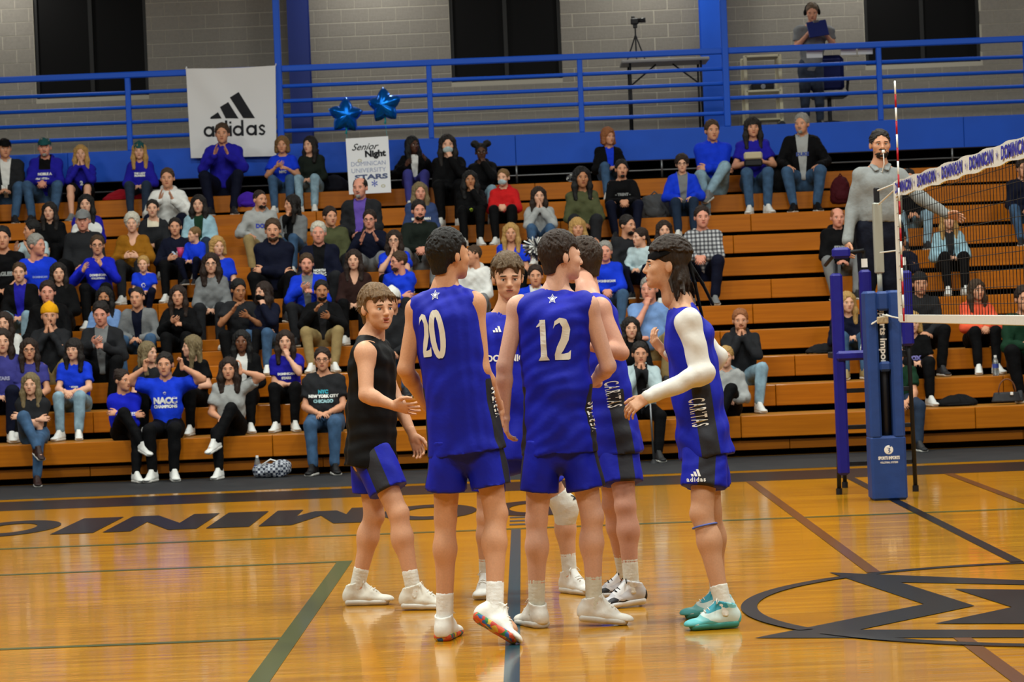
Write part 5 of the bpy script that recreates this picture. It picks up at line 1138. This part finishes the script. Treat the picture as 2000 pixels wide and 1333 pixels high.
for i in range(8):
    V, F = text_mesh('DOMINICAN', .105, .005, .12); V = V*[.78/np.ptp(V[:, 0]), 1, 1]; me = bpy.data.meshes.new('tape_lettering'); me.from_pydata(place2d(V, (-.016, y-.0, NZ1-.015), (0, -1, 0), (0, 0, 1)).tolist(), [], F); me.materials.append(M_blueink); link('tape_lettering', me, net)
    V, F = star_shape(.035); me = bpy.data.meshes.new('tape_star'); me.from_pydata(place2d(V, (-.016, y-.51, NZ1-.015), (0, -1, 0), (0, 0, 1)).tolist(), [], F); me.materials.append(M_blueink); link('tape_star', me, net); y -= 1.02
b = MB(); py_ = 19.2-NY0
for (z0, z1) in ((NZ1+.03, NZ1+.01), (NZ1-.01, NZ1-.10), (NZ0+.52, NZ0+.52), (NZ0, NZ0+.03)): b.tube([(0, 0, z0), (-.04, py_, z1)], .006, 6)
b.build('tension_rope', M_tape, net)
an_ = empty('net_antenna', (CX-.03, 18.2, NZ0-.02), 'thin red and white striped antenna on the net', 'antenna')
M_red = mat('antenna_red', 'a8121e', .4)
for i in range(18): MB().tube([(0, 0, i*.1), (0, 0, i*.1+.1)], .007, 8).build('stripe', M_white if i % 2 else M_red, an_, smooth=True)
PY = 19.35; px0 = CX-.03
post = empty('net_post', (px0, PY, 0), 'steel net post in tall blue padding with white maker logo', 'net post')
# padded sleeve: two side walls, front bands around a dark slot
def padbox(x0, x1, y0, y1, z0, z1): return MB().box(x0, x1, y0, y1, z0, z1, bev=.018).build('padding', M_pad, post)
padbox(-.140, .140, -.13, .13, .0, .51); padbox(-.138, -.045, -.13, .13, .49, 1.66); padbox(.045, .138, -.13, .13, .49, 1.66); padbox(-.047, .047, -.13, -.04, 1.50, 1.655); padbox(-.047, .047, -.13, -.06, 1.02, 1.10)
MB().box(-.045, .045, .0, .02, .5, 1.5).build('slot_backing', M_black, post); MB().tube([(0, -.045, .1), (0, -.045, 1.62)], .030, 14).build('inner_post', M_dark, post, smooth=True)
MB().tube([(0, 0, 1.6), (0, 0, 1.85)], .02, 12).build('post_stem', M_grayp, post, smooth=True); MB().box(-.036, .036, -.036, .036, 1.80, 2.36, bev=.008).build('post_tube', M_grayp, post); MB().box(-.02, .02, -.03, .03, 2.34, 2.48, bev=.006).build('post_head', M_dark, post)
def flat_text(txt, size, o, ex, ey, m, par, name='lettering', bold=.002, length=None, shear=0):
    V, F = text_mesh(txt, size, bold, shear)
    if length: V = V*[length/np.ptp(V[:, 0]), 1, 1]; V[:, 0] -= (V[:, 0].max()+V[:, 0].min())/2
    me = bpy.data.meshes.new(name); me.from_pydata(place2d(V, o, ex, ey).tolist(), [], F); me.materials.append(m); return link(name, me, par)
flat_text('sports imports', .075, (-.002, -.079, 1.27), (0, 0, -1), (1, 0, 0), M_wht, post, 'post_lettering', length=.50)
V, F = ell_mesh((0, -.132, .40), (.036, .003, .036), 20, 8); me = bpy.data.meshes.new('logo_disc'); me.from_pydata(V.tolist(), [], F); me.materials.append(M_wht); link('logo_disc', me, post)
V, F = strokes([[(-.012, .018, .004, 0), (.008, .012, .005, 20), (.0, -.004, .005, 10), (.010, -.012, .005, 0), (-.004, -.026, .003, 0)], [(.008, .03, .006, 90), (.02, .03, .006, 90)]]); me = bpy.data.meshes.new('logo_figure'); me.from_pydata(place2d(V, (0, -.137, .40), (1, 0, 0), (0, 0, 1)).tolist(), [], F); me.materials.append(M_pad); link('logo_figure', me, post)
flat_text('SPORTS IMPORTS', .034, (0, -.1325, .335), (1, 0, 0), (0, 0, 1), M_wht, post, 'logo_lettering', length=.17); flat_text('VOLLEYBALL SYSTEMS', .02, (0, -.1325, .300), (1, 0, 0), (0, 0, 1), M_wht, post, 'logo_lettering', length=.14, bold=.0006)
MB().tube([(-.03, -.05, 1.44), (-.10, -.16, 1.40), (.02, -.16, 1.47), (.03, -.4, 1.45)], .006, 6).build('tie_rope', M_tape, post); MB().box(-.06, .03, -.18, -.165, 1.40, 1.455, bev=.006).build('buckle', mat('tan_buckle', 'a8977a', .6), post)
# referee stand
SY, PZ = 20.35, 1.16
sx0, sx1 = pix(1637, 700, SY-.3)[0], pix(1693, 700, SY-.3)[0]; sx2 = pix(1772, 700, SY-.3)[0]
st = empty('referee_stand', (sx1, SY, 0), 'blue-padded referee stand with black ladder beside the net post', 'referee stand')
X0, X1, X2 = sx0-sx1, 0., sx2-sx1
for (xx, yy, dx) in ((X0, -.35, -.04), (X2, -.35, .02), (X0+.12, .35, -.02), (X2, .35, .02)):
    MB().tube([(xx+dx, yy, .0), (xx, yy, 1.9)], .018, 8).build('leg', M_dark, st, smooth=True); MB().tube([(xx+dx, yy, .0), (xx+dx, yy, .05)], .026, 8).build('rubber_foot', M_dark, st)
for xx, z0, z1 in ((X0, .16, 1.82), (X1, 1.10, 1.84), (X2, 1.2, 1.82)): MB().box(xx-.048, xx+.048, -.41, -.31, z0, z1, bev=.02).build('leg_padding', M_pad2, st)
MB().tube([(X1, -.35, 1.0), (X1, -.35, 2.0)], .016, 8).build('rail_post', M_dark, st)
MB().box(X0-.03, X1+.03, -.44, -.32, PZ-.06, PZ+.02, bev=.02).build('platform_padding', M_pad2, st); MB().box(X0, X2, -.32, .38, PZ-.05, PZ, bev=.006).build('platform', M_dark, st)
for z in (.25, .55, .85): MB().box(X0, X2, -.36, -.33, z-.018, z+.018, bev=.004).build('ladder_rung', M_dark, st)
MB().tube([(X0, .3, 1.9), (X0, -.35, 1.98), (X1, -.38, 2.0)], .016, 8).build('hand_rail', M_dark, st, smooth=True); MB().box(X0-.03, X0+.12, -.42, -.36, 1.94, 2.03, bev=.02).build('rail_padding', M_pad2, st)
for xx in (X1, X2-.02): MB().box(xx-.025, xx+.025, -.372, -.368, 1.86, 1.93).build('warning_label', M_white, st)
# referee
J = joints(SY, dict(head=(1719, 283, -.02), neck=(1718, 316, .0), sr=(1681, 345, .0), sl=(1757, 345, .0), er=(1665, 410, .0), wr=(1655, 474, -.12), el=(1801, 388, -.12), wl=(1850, 420, -.22), hr=(1698, 448, 0), hl=(1738, 448, 0), kr=(1694, 552, -.02), kl=(1738, 552, -.02), ar=(1692, 660, .0), al=(1738, 660, .0)), hdir(3, 2), (0, -1, 0))
for e, sg in (('l', 1), ('r', -1)): foot(J, e, (.2*sg, -1, 0)); J['a'+e][2] = PZ+.096
handdir(J, 'l', (.85, -.35, -.22), (-.1, .75, .6)); handdir(J, 'r', (-.05, -.35, -1), (-1, -.2, .1)); setknee(J); J.pop('kfl'); J.pop('kfr')
rb = np.array([(J['al'][0]+J['ar'][0])/2, SY, PZ])
p, (tv, tq), (bv, bq), X = dress(J, dict(w=1.12, skin='b98567', hair=[('pulled', '1c1410'), ('beard', '1a120e')], hc_='1a120e', top=('long', '7c7f7e', None), bot=('pants', '10131f'), shoe=('e2e2de', 'd8d8d4'), hands=('open', 'relax'), hb=.014, hc=.011, hh=.006, hf=.0055, hh2=.006, hs=1.0, fold=.007, hem=-.06), 'bearded referee in gray shirt on the stand, whistle in mouth, arm held out', 'referee' if False else None, rb)
wp = J['head']+J['HR'] @ np.array([0, .118, -.06]); MB().box(*(v for i in range(3) for v in (wp[i]-rb[i]-.012, wp[i]-rb[i]+.012)), bev=.004).build('whistle', M_white, p)
MB().tube([wp-rb, wp-rb+[.004, .0, -.10], wp-rb+[-.01, .03, -.17], wp-rb+[-.035, .06, -.15]], .004, 6).build('lanyard', M_white, p, smooth=True)
s = Sdf(.007); nk = J['neck']
for e in (-1, 1): s.flat(nk+np.array([e*.066, -.025, -.022]), nk+np.array([e*.040, -.105, -.075]), (.030, .010), (.024, .008), (1, .3*e, 0), k=.01)
s.flat(nk+np.array([-.06, .035, -.012]), nk+np.array([.06, .035, -.012]), (.012, .026), (.012, .026), (0, 1, 0), k=.01); V, Q = s.mesh(); finish('collar', V, Q, cloth('7c7f7e'), p, rb)
s = Sdf(.009); bz = X['P']+X['up']*.075; s.flat(bz-UP*.018, bz+UP*.018, (.163, .128), (.163, .128), X['L'], k=.005, cut=True); V, Q = s.mesh(); finish('belt', V, Q, mat('black_leather', '0c0b0b', .4), p, rb); MB().box(*(v for a, c in zip(bz-rb, (.02, .006, .016)) for v in (a-c, a+c))).build('belt_buckle', M_steel, p, (0, -.132, 0))
# ------------------------------------------------------------------ banner, balloons, poster
YB_ = GY-.10; A, Bc, Cc, Dd = [pix(px, py, YB_) for px, py in ((363, 134), (538, 128), (540, 305), (373, 309))]
ban = empty('banner', ((A+Bc)/2), 'white cloth banner with black three-stripe logo hung on the gallery railing', 'banner'); b0 = np.array(ban.location)
n = 44; V = []
def ban_pt(u, v):
    p = (A*(1-u)+Bc*u)*(1-v)+(Dd*(1-u)+Cc*u)*v; d = abs(u*.75-v*.62)*9
    w = .016*math.exp(-d*d*.6)*math.sin(math.pi*min(1, u*1.4))+.012*math.sin(5*u+3*v)*(v)+.007*math.sin(17*(u*.8-v*.6))*math.exp(-((u-.25)**2+(v-.25)**2)*7)-.01*math.exp(-((u-.62)*9)**2)*(1-v)
    return p+np.array([0, -w, -.012*math.sin(math.pi*u)*(1-v)])
for j in range(n+1):
    for i in range(n+1): V.append(ban_pt(i/n, j/n))
Q = np.array([(j*(n+1)+i, (j+1)*(n+1)+i, (j+1)*(n+1)+i+1, j*(n+1)+i+1) for j in range(n) for i in range(n)]); V = np.array(V)
for q in (A, Bc): MB().tube([q-b0+[0, 0, .0], q-b0+[0, .08, .03], q-b0+[0, .13, .0]], .008, 6).build('tie', M_white, ban)
finish('cloth', V, Q, mat('white_banner_cloth', 'd9dadc', .85, bump=.08, bscale=12), ban, b0)
M_ink = mat('black_banner_ink', '1c1d22', .8); exb = _n(Bc-A); eyb = UP
def ban_draw(shape, name): drape_text('', 1, V, Q, A, exb, eyb, M_ink, ban, b0, name, shape=shape, off=.006)
sA = 1/4750*YB_
def PB_(x, y): q = pix(x, y, YB_)-A; return (q @ exb, q[2])
def poly_strip(P): # quad given by 4 pixel corners, densified
    a, b_, c, d = [np.array(PB_(*p)) for p in P]; m = 6; vs = []; fs = []
    for i in range(m+1): vs += [tuple(a+(d-a)*i/m)+(0,), tuple(b_+(c-b_)*i/m)+(0,)]
    fs = [(2*i, 2*i+1, 2*i+3, 2*i+2) for i in range(m)]; return np.array(vs), fs
for P in (((411, 229), (426, 219), (433, 231), (411, 232)), ((430, 209), (446, 199), (466, 231), (441, 231)), ((449, 190), (466, 179), (498, 230), (475, 230))): ban_draw(poly_strip(P), 'logo_bar')
def circ(ox, r=.5, hw=.11): return [(ox+(r-hw)*math.cos(t), (r-hw)*math.sin(t), hw, math.degrees(t)) for t in np.linspace(0, 2*math.pi, 29)]
def stem(x, y0, y1, hw=.11): return dense([(x, y0, hw, 0), (x, y1, hw, 0)], 4)
def ess(ox): return [(ox+x, y, .10, a) for x, y, a in ((.26, .27, 60), (.12, .41, 90), (-.08, .41, 95), (-.21, .27, 170), (-.14, .09, 240), (.10, -.06, 240), (.24, -.20, 190), (.14, -.38, 110), (-.06, -.42, 90), (-.28, -.30, 45))]
Vt, Ft = strokes([circ(0), stem(.41, -.5, .5), circ(1.25), stem(1.66, -.5, 1.0), stem(2.05, -.5, .5), stem(2.05, .68, .88, .10), circ(2.75), stem(3.16, -.5, 1.0), circ(4.0), stem(4.41, -.5, .5), ess(5.0)]); L_ = 121*sA; Vt = Vt*[L_/np.ptp(Vt[:, 0]), L_/np.ptp(Vt[:, 0]), 1]; c0 = PB_(458, 250); Vt[:, 0] += c0[0]-(Vt[:, 0].max()+Vt[:, 0].min())/2; Vt[:, 1] += c0[1]-(Vt[:, 1].max()+Vt[:, 1].min())/2
Vt[:, 1] += (Vt[:, 0]-c0[0])*.0; ban_draw((Vt, Ft), 'logo_lettering')
M_foil = mat('blue_foil', '0a6cd8', .24, .75, bump=.12, bscale=16); M_rib = mat('teal_ribbon', '0f8a90', .4)
def balloon(px, py, Y, r, rz, label, tilt):
    c = pix(px, py, Y); ba = empty('star_balloon', c, label, 'balloon', 'foil star balloons'); n1, n2 = 60, 9; V = []; Q = []
    def rad(a):
        t = (a/(2*math.pi/5)) % 1; t = abs(t-.5)*2; return r*(.64+.36*t**1.15)
    for side in (1, -1):
        o = len(V)
        for j in range(n2+1):
            q = j/n2
            for i in range(n1): a = 2*math.pi*i/n1; R_ = rad(a+math.pi/5*0)*q; V.append((R_*math.sin(a), -side*r*.62*math.sqrt(max(0, 1-q**2.4))*(1-.25*q)*(1+.05*math.sin(a*20)*q), R_*math.cos(a)))
        for j in range(n2):
            for i in range(n1):
                f = (o+j*n1+i, o+j*n1+(i+1) % n1, o+(j+1)*n1+(i+1) % n1, o+(j+1)*n1+i); Q.append(f if side == 1 else f[::-1])
    V = np.array(V) @ (rot((0, 0, 1), rz) @ rot((0, 1, 0), tilt)).T; link('foil', fast_mesh('foil', V, np.array(Q), M_foil), ba)
    MB().tube([(0, 0, -r*.62), (.005, 0, -r*.85), (-.005, 0, -r*1.0)], [.014, .010, .016], 8).build('neck', M_rib, ba, smooth=True); MB().tube([(0, 0, -r*.95), (.02, -.02, -r*1.8), (-.01, .03, -r*3.0)], .003, 5).build('ribbon', M_rib, ba)
balloon(675, 226, 32.7, .245, 12, 'blue foil star balloon, the left and lower of two', 4); balloon(751, 206, 32.5, .245, -14, 'blue foil star balloon, the right and upper of two', -3)
YP = 32.25; P4 = [pix(px, py, YP+dy) for px, py, dy in ((675, 271, .15), (758, 266, .15), (764, 376, 0), (682, 380, 0))]
pos = empty('poster', P4[3], 'white hand-lettered Senior Night poster standing on the top row', 'poster'); b0 = np.array(pos.location)
MB().prism([p-b0 for p in P4], (0, .006, .0)).build('board', mat('white_card', 'd8dade', .8), pos)
exp_ = _n(P4[1]-P4[0]); eyp = _n(P4[0]-P4[3]); npz = np.cross(exp_, eyp)
def ptx(t, u, v, h, length, c='15161c', bold=.002, shear=0):
    o = (P4[0]*(1-u)+P4[1]*u)*(1-v)+(P4[3]*(1-u)+P4[2]*u)*v-b0+npz*.004*(1 if npz[1] < 0 else -1); flat_text(t, h, o, exp_, eyp, mat('poster_ink_'+c, c, .8), pos, 'poster_lettering', bold, length, shear)
ptx('Senior', .45, .17, .13, .36, bold=.001, shear=.5); ptx('Night', .68, .30, .12, .28, bold=.006); ptx('DOMINICAN', .5, .47, .085, .46, '8f98b4', .0); ptx('UNIVERSITY', .5, .59, .085, .46, '8f98b4', .0); ptx('STARS', .55, .71, .09, .44, '4c5678', .004); ptx('*', .62, .88, .2, .08, '5c6ab0'); ptx('o', .3, .40, .09, .06, 'b8b49c'); ptx('o', .82, .87, .09, .06, 'b8b49c')
# ------------------------------------------------------------------ gallery things
def gp(px, py, Y): return pix(px, py, Y)
TY = 34.6; a, c = gp(1212, 122, TY), gp(1382, 116, TY)
tb = empty('folding_table', ((a[0]+c[0])/2, TY, GT), 'gray folding table on the gallery under the video camera', 'table'); hw = (c[0]-a[0])/2; th = a[2]-GT
MB().box(-hw, hw, -.35, .35, th-.045, th, bev=.01).build('table_top', mat('gray_table_top', '8e8d89', .6), tb)
for sx in (-1, 1):
    for sy_ in (-1, 1): MB().tube([(sx*(hw-.12), sy_*.28, 0), (sx*(hw-.12), sy_*.28, th-.04)], .016, 8).build('leg', M_dark, tb, smooth=True)
    MB().tube([(sx*(hw-.12), 0, th-.35), (sx*(hw-.5), 0, th-.05)], .012, 8).build('brace', M_dark, tb)
tc = gp(1243, 116, TY); tp = empty('camera_tripod', (tc[0], TY, tb.location[2]+th), 'small black tripod standing on the gallery table', 'tripod'); hh_ = gp(1243, 48, TY)[2]-tp.location[2]
for k_ in range(3): t = k_*2.094+.5; MB().tube([(.16*math.cos(t), .16*math.sin(t), 0), (0, 0, hh_*.72)], .010, 6).build('leg', M_dark, tp)
MB().tube([(0, 0, hh_*.3), (0, 0, hh_)], .011, 8).build('centre_column', M_dark, tp); MB().box(-.03, .03, -.03, .03, hh_-.05, hh_, bev=.006).build('head', M_dark, tp)
vc = empty('video_camera', (tc[0], TY, tp.location[2]+hh_), 'black video camera on the gallery tripod', 'camera'); MB().box(-.06, .05, -.05, .05, 0, .09, bev=.015).build('body', M_dark, vc); MB().tube([(.05, 0, .055), (.15, 0, .06)], [.032, .038], 12).build('lens', M_dark, vc, smooth=True); MB().box(-.05, .0, -.02, .02, .09, .12, bev=.006).build('viewfinder', M_dark, vc)
CYt = 34.5; a, c = gp(1452, 112, CYt), gp(1524, 234, CYt); hw = (c[0]-a[0])/2; hh_ = a[2]-GT
ct = empty('utility_cart', ((a[0]+c[0])/2, CYt, GT), 'cream utility cart with shelves on the gallery', 'cart'); M_cream = mat('cream_steel', 'b9b294', .5)
for sx in (-1, 1):
    for sy_ in (-.22, .22): MB().box(sx*hw-.025, sx*hw+.025, sy_-.02, sy_+.02, .1, hh_, bev=.006).build('upright', M_cream, ct); MB().tube([(sx*hw, sy_-.012, .05), (sx*hw, sy_+.012, .05)], .05, 12).build('caster', M_dark, ct)
for z in (.12, hh_*.5, hh_-.03): MB().box(-hw, hw, -.24, .24, z, z+.03, bev=.006).build('shelf', M_cream, ct)
pj = empty('projector', (ct.location[0], CYt, GT+hh_*.5+.03), 'dark electronics box on the cart shelf', 'electronics'); MB().box(-.16, .16, -.15, .15, 0, .10, bev=.012).build('case', M_dark, pj); MB().tube([(0, -.15, .05), (0, -.19, .05)], .035, 12).build('lens', M_steel, pj)
# man with headphones
GYm = 34.55; J = joints(GYm, dict(head=(1586, 24, -.1), neck=(1586, 46, -.04), sr=(1560, 60, .0), sl=(1620, 60, .0), er=(1556, 92, .0), wr=(1578, 66, -.22), el=(1628, 88, .0), wl=(1612, 66, -.22), hr=(1572, 132, .05), hl=(1594, 132, .05), kr=(1572, 188, .0), kl=(1600, 188, .0), ar=(1574, 236, .05), al=(1602, 236, .05)), hdir(-6, 22), (0, -1, 0))
for e, sg in (('l', 1), ('r', -1)): foot(J, e, (.2*sg, -1, 0)); J['a'+e][2] = GT+.096
handdir(J, 'l', (-.4, -.6, .3), (.6, -.6, .2)); handdir(J, 'r', (.4, -.6, .3), (-.6, -.6, .2))
rb = np.array([J['al'][0]-.1, GYm, GT]); dress(J, dict(skin='c48c70', hair=[('crop', '5a4a3a'), ('headphones', '0d0d0f')], top=('tee', '6e7072', None), bot=('jeans', '2c3442'), shoe=('303030', '808080'), hs=1.04, hem=.06), 'man in headphones and gray T-shirt standing on the gallery', None, rb)
cbd = empty('clipboard', gp(1597, 56, 34.25), 'dark blue clipboard held by the man on the gallery', 'clipboard'); MB().box(-.14, .14, -.01, .01, -.13, .13, bev=.004).build('board', mat('dark_blue_board', '14205c', .5), cbd); MB().box(-.04, .04, -.02, -.008, .10, .135, bev=.003).build('clip', M_steel, cbd); cbd.rotation_euler = (-.5, -.12, 0)
oc = empty('office_chair', (gp(1620, 200, 34.9)[0], 34.9, GT), 'black and navy swivel chair on the gallery', 'chair'); M_navy = mat('navy_mesh', '141c52', .8)
MB().box(-.25, .25, .18, .25, .55, 1.08, bev=.06).build('backrest', M_navy, oc); MB().box(-.26, .26, -.25, .22, .44, .54, bev=.04).build('seat', M_dark, oc); MB().tube([(0, 0, .08), (0, 0, .45)], .03, 10).build('gas_column', M_dark, oc)
for k_ in range(5): t = k_*1.2566; MB().tube([(0, 0, .11), (.3*math.cos(t), .3*math.sin(t), .07)], .022, 8).build('base_arm', M_dark, oc)
for sx in (-1, 1): MB().tube([(sx*.27, .15, .48), (sx*.29, .1, .70), (sx*.29, -.15, .70)], .022, 8).build('armrest', M_dark, oc)
for k_, (xa, xb, ya, yb) in enumerate(((1574, 1606, 95, 113), (1641, 1672, 96, 107), (1674, 1704, 89, 106))):
    a, c = gp(xa, ya, GY+.16), gp(xb, yb, GY+.16); pw = (c[0]-a[0])/2; o = MB().box(-pw, pw, 0, .004, -(a[2]-c[2]), 0); V = o.v[0]; V[:, 1] += .01*np.sin(V[:, 0]*9); o = o.build('paper_sheet', mat('paper', 'b9bcc0', .9), None, ((a[0]+c[0])/2, GY+.12, a[2])); tag(o, ['white paper sheet taped to the railing below the man in headphones', 'narrow paper sheet on the railing, middle of three', 'white paper sheet on the railing, rightmost of three'][k_], 'paper', 'papers on the gallery railing')
# ------------------------------------------------------------------ bags and small things on the stands
def soft(name, label, cat, px, py, Y, r, c, z=None, handle=None, group=None):
    ctr = pix(px, py, Y)
    if z is not None: ctr[2] = z+r[2]*.9
    e = empty(name, (ctr[0], ctr[1], ctr[2]-r[2]), label, cat, group); s = Sdf(.014); s.ell((0, 0, r[2]), r, k=.02); s.flat((0, 0, r[2]*.35), (0, 0, r[2]*1.35), (r[0]*.96, r[1]*.96), (r[0]*.8, r[1]*.8), (1, 0, 0), k=.05); s.keep((0, 0, .01), (0, 0, -1)); V, Q = s.mesh(); V = folds(V, Q, .012, 22, px)
    link('bag_body', fast_mesh('bag_body', V, Q, cloth(c)), e); s = Sdf(.012); s.ell((0, -r[1]*.8, r[2]*.6), (r[0]*.7, r[1]*.4, r[2]*.42), k=.02); V, Q = s.mesh(); link('pocket', fast_mesh('pocket', V, Q, cloth(c)), e)
    MB().tube([(-r[0]*.3, 0, r[2]*1.85), (0, 0, r[2]*2.2), (r[0]*.3, 0, r[2]*1.85)], .012, 6).build('handle', cloth(c), e, smooth=True); return e
soft('backpack', 'black backpack beside the gray-haired man on the top rows', 'backpack', 1522, 345, row_y(10)+.25, (.14, .10, .19), '0e0e10', row_z(10)); soft('backpack', 'maroon backpack behind the referee', 'backpack', 1642, 372, row_y(9)+.35, (.13, .11, .18), '3a0c14', None)
soft('duffel_bag', 'purple bag behind the bald bearded man', 'bag', 484, 393, row_y(9)+.4, (.13, .10, .09), '3a1a90', None); soft('coat', 'rolled gray coat on the bench beside the blue jacket', 'coat', 1278, 372, row_y(9)+.45, (.20, .10, .17), '4a4b4d', row_z(9)); soft('coat', 'dark coat heaped beside the poster on the top row', 'coat', 655, 365, row_y(11)+.35, (.18, .12, .11), '12131c', row_z(11))
soft('coat', 'black coat lying on the bench under the net', 'coat', 1868, 790, row_y(1)+.45, (.22, .10, .035), '0f0f11', row_z(1)); soft('coat', 'dark coat on the bench left of the referee stand', 'coat', 1610, 688, row_y(3)+.4, (.20, .10, .03), '1a1a1c', row_z(3)); soft('seat_cushion', 'red seat cushion under the teal-beanie woman', 'cushion', 250, 392, row_y(11)+.2, (.34, .14, .035), '8a0f1c', row_z(11))
hb_ = pix(1966, 790, row_y(1)+.3); hbg = empty('handbag', (hb_[0], hb_[1], row_z(1)), 'dark gray handbag with tan handle on the first bench at right', 'handbag'); s = Sdf(.01); s.flat((0, 0, .03), (0, 0, .13), (.16, .06), (.13, .045), (1, 0, 0), k=.03, cut=True); V, Q = s.mesh(); link('bag_body', fast_mesh('bag_body', V, Q, mat('gray_leather', '2b2c30', .5, bump=.1)), hbg); MB().tube([(.09*math.cos(t), -.05, .13+.14*math.sin(t)) for t in np.linspace(0, math.pi, 12)], .008, 6).build('handle', mat('tan_leather', '6a4026', .5), hbg, smooth=True); MB().box(.03, .06, -.075, -.05, .10, .13, bev=.004).build('clasp', M_white, hbg)
def bottle(px, Y, z, label, r, h, cap, body):
    c = pix(px, 700, Y); e = empty('water_bottle', (c[0], Y, z), label, 'bottle'); P = [(0, 0, 0), (0, 0, .01), (0, 0, h*.3), (0, 0, h*.35), (0, 0, h*.6), (0, 0, h*.75), (0, 0, h*.9)]; MB().tube(P, [r*.9, r, r, r*.93, r, r*.8, r*.4], 14).build('bottle_body', body, e, smooth=True); MB().tube([(0, 0, h*.9), (0, 0, h)], r*.45, 10).build('cap', cap, e); MB().tube([(0, 0, h*.38), (0, 0, h*.58)], r*1.02, 14, cap=False).build('bottle_label', mat('bottle_label', '3a4a9a', .5), e, smooth=True)
bottle(1944, row_y(2)+.06, row_z(2), 'clear water bottle on the bench beside the coral hoodie', .034, .22, M_white, mat('clear_plastic', 'b8c0c4', .1, trans=.8)); bottle(494, 25.15, 0, 'clear drink bottle with red label standing on the floor', .034, .23, M_white, mat('clear_plastic', 'b8c0c4', .1, trans=.8))
cb_ = pix(530, 930, 25.1); e = empty('checkered_bag', (cb_[0], 25.1, 0), 'navy and white patterned bag lying on the floor by the front row', 'bag'); s = Sdf(.012); s.ell((0, 0, .07), (.19, .09, .08), k=.02); s.ell((.10, 0, .11), (.10, .07, .06), k=.03); s.keep((0, 0, .005), (0, 0, -1)); V, Q = s.mesh(); V = folds(V, Q, .02, 24, 3)
m = bpy.data.materials.new('navy_white_check'); m.use_nodes = True; ck = m.node_tree.nodes.new('ShaderNodeTexChecker'); ck.inputs['Scale'].default_value = 38; ck.inputs[1].default_value = lin('1a2238'); ck.inputs[2].default_value = lin('a8acb4'); tc_ = m.node_tree.nodes.new('ShaderNodeTexCoord'); m.node_tree.links.new(tc_.outputs['Object'], ck.inputs[0]); m.node_tree.links.new(ck.outputs[0], m.node_tree.nodes['Principled BSDF'].inputs['Base Color']); link('bag_body', fast_mesh('bag_body', V, Q, m), e); MB().tube([(-.1, 0, .13), (0, -.02, .19), (.1, 0, .15)], .008, 6).build('handle', M_white, e, smooth=True)
def pompom(px, py, Y, r, label):
    c = pix(px, py, Y); e = empty('pompom', c, label, 'pompom'); q = np.random.default_rng(int(px)); V = {0: MB(), 1: MB()}
    for i in range(260):
        d = _n(q.normal(size=3)); t = _n(np.cross(d, q.normal(size=3)))*.012; a = d*r*.2; b_ = d*r*q.uniform(.7, 1.1)+np.array([0, 0, -.02]); V[i % 2].add([a-t*.4, a+t*.4, b_+t, b_-t], [(0, 1, 2, 3)])
    V[0].build('streamers', M_white, e); V[1].build('streamers', mat('navy_foil', '10142c', .4), e); MB().tube([(0, 0, -r*.5), (0, 0, r*.2)], .014, 6).build('grip', M_dark, e)
pompom(1046, 482, row_y(5)+.2, .15, 'black and white shaker pompom behind number 12'); pompom(1114, 345, row_y(8)+.3, .05, 'tiny white headband trinket beside the olive top')
cn = pix(1277, 905, 24.95); e = empty('walking_cane', (cn[0], 24.95, 0), 'gray metal walking cane in front of the man in denim jacket', 'cane'); MB().tube([(0, 0, .03), (-.015, .0, .72)], .010, 8).build('shaft', M_steel, e, smooth=True); MB().tube([(0, 0, 0), (0, 0, .04)], [.045, .018], 10).build('rubber_tip', M_dark, e); MB().tube([(-.09, 0, .75), (-.03, 0, .765), (.05, 0, .74)], .014, 8).build('handle', M_dark, e, smooth=True)
cu = pix(353, 494, row_y(7)-.12); e = empty('paper_cup', cu, 'pink cup held by the woman in the N sweatshirt', 'cup'); MB().tube([(0, 0, -.05), (0, 0, .06)], [.035, .045], 14).build('cup_body', mat('pink_plastic', 'c43a6a', .4), e, smooth=True); MB().tube([(0, 0, .055), (0, 0, .065)], .047, 14).build('lid', mat('pink_plastic_lid', 'd86a90', .4), e)
bg = pix(1471, 312, row_y(10)-.10); e = empty('clutch_bag', bg, 'cream and black bag on the lap of the purple polo woman', 'bag'); MB().box(-.12, .12, -.04, .04, 0, .10, bev=.02).build('bag_top', mat('cream_cloth', 'b5aa8c', .8), e); MB().box(-.12, .12, -.045, .045, -.09, .005, bev=.02).build('bag_base', M_dark, e)
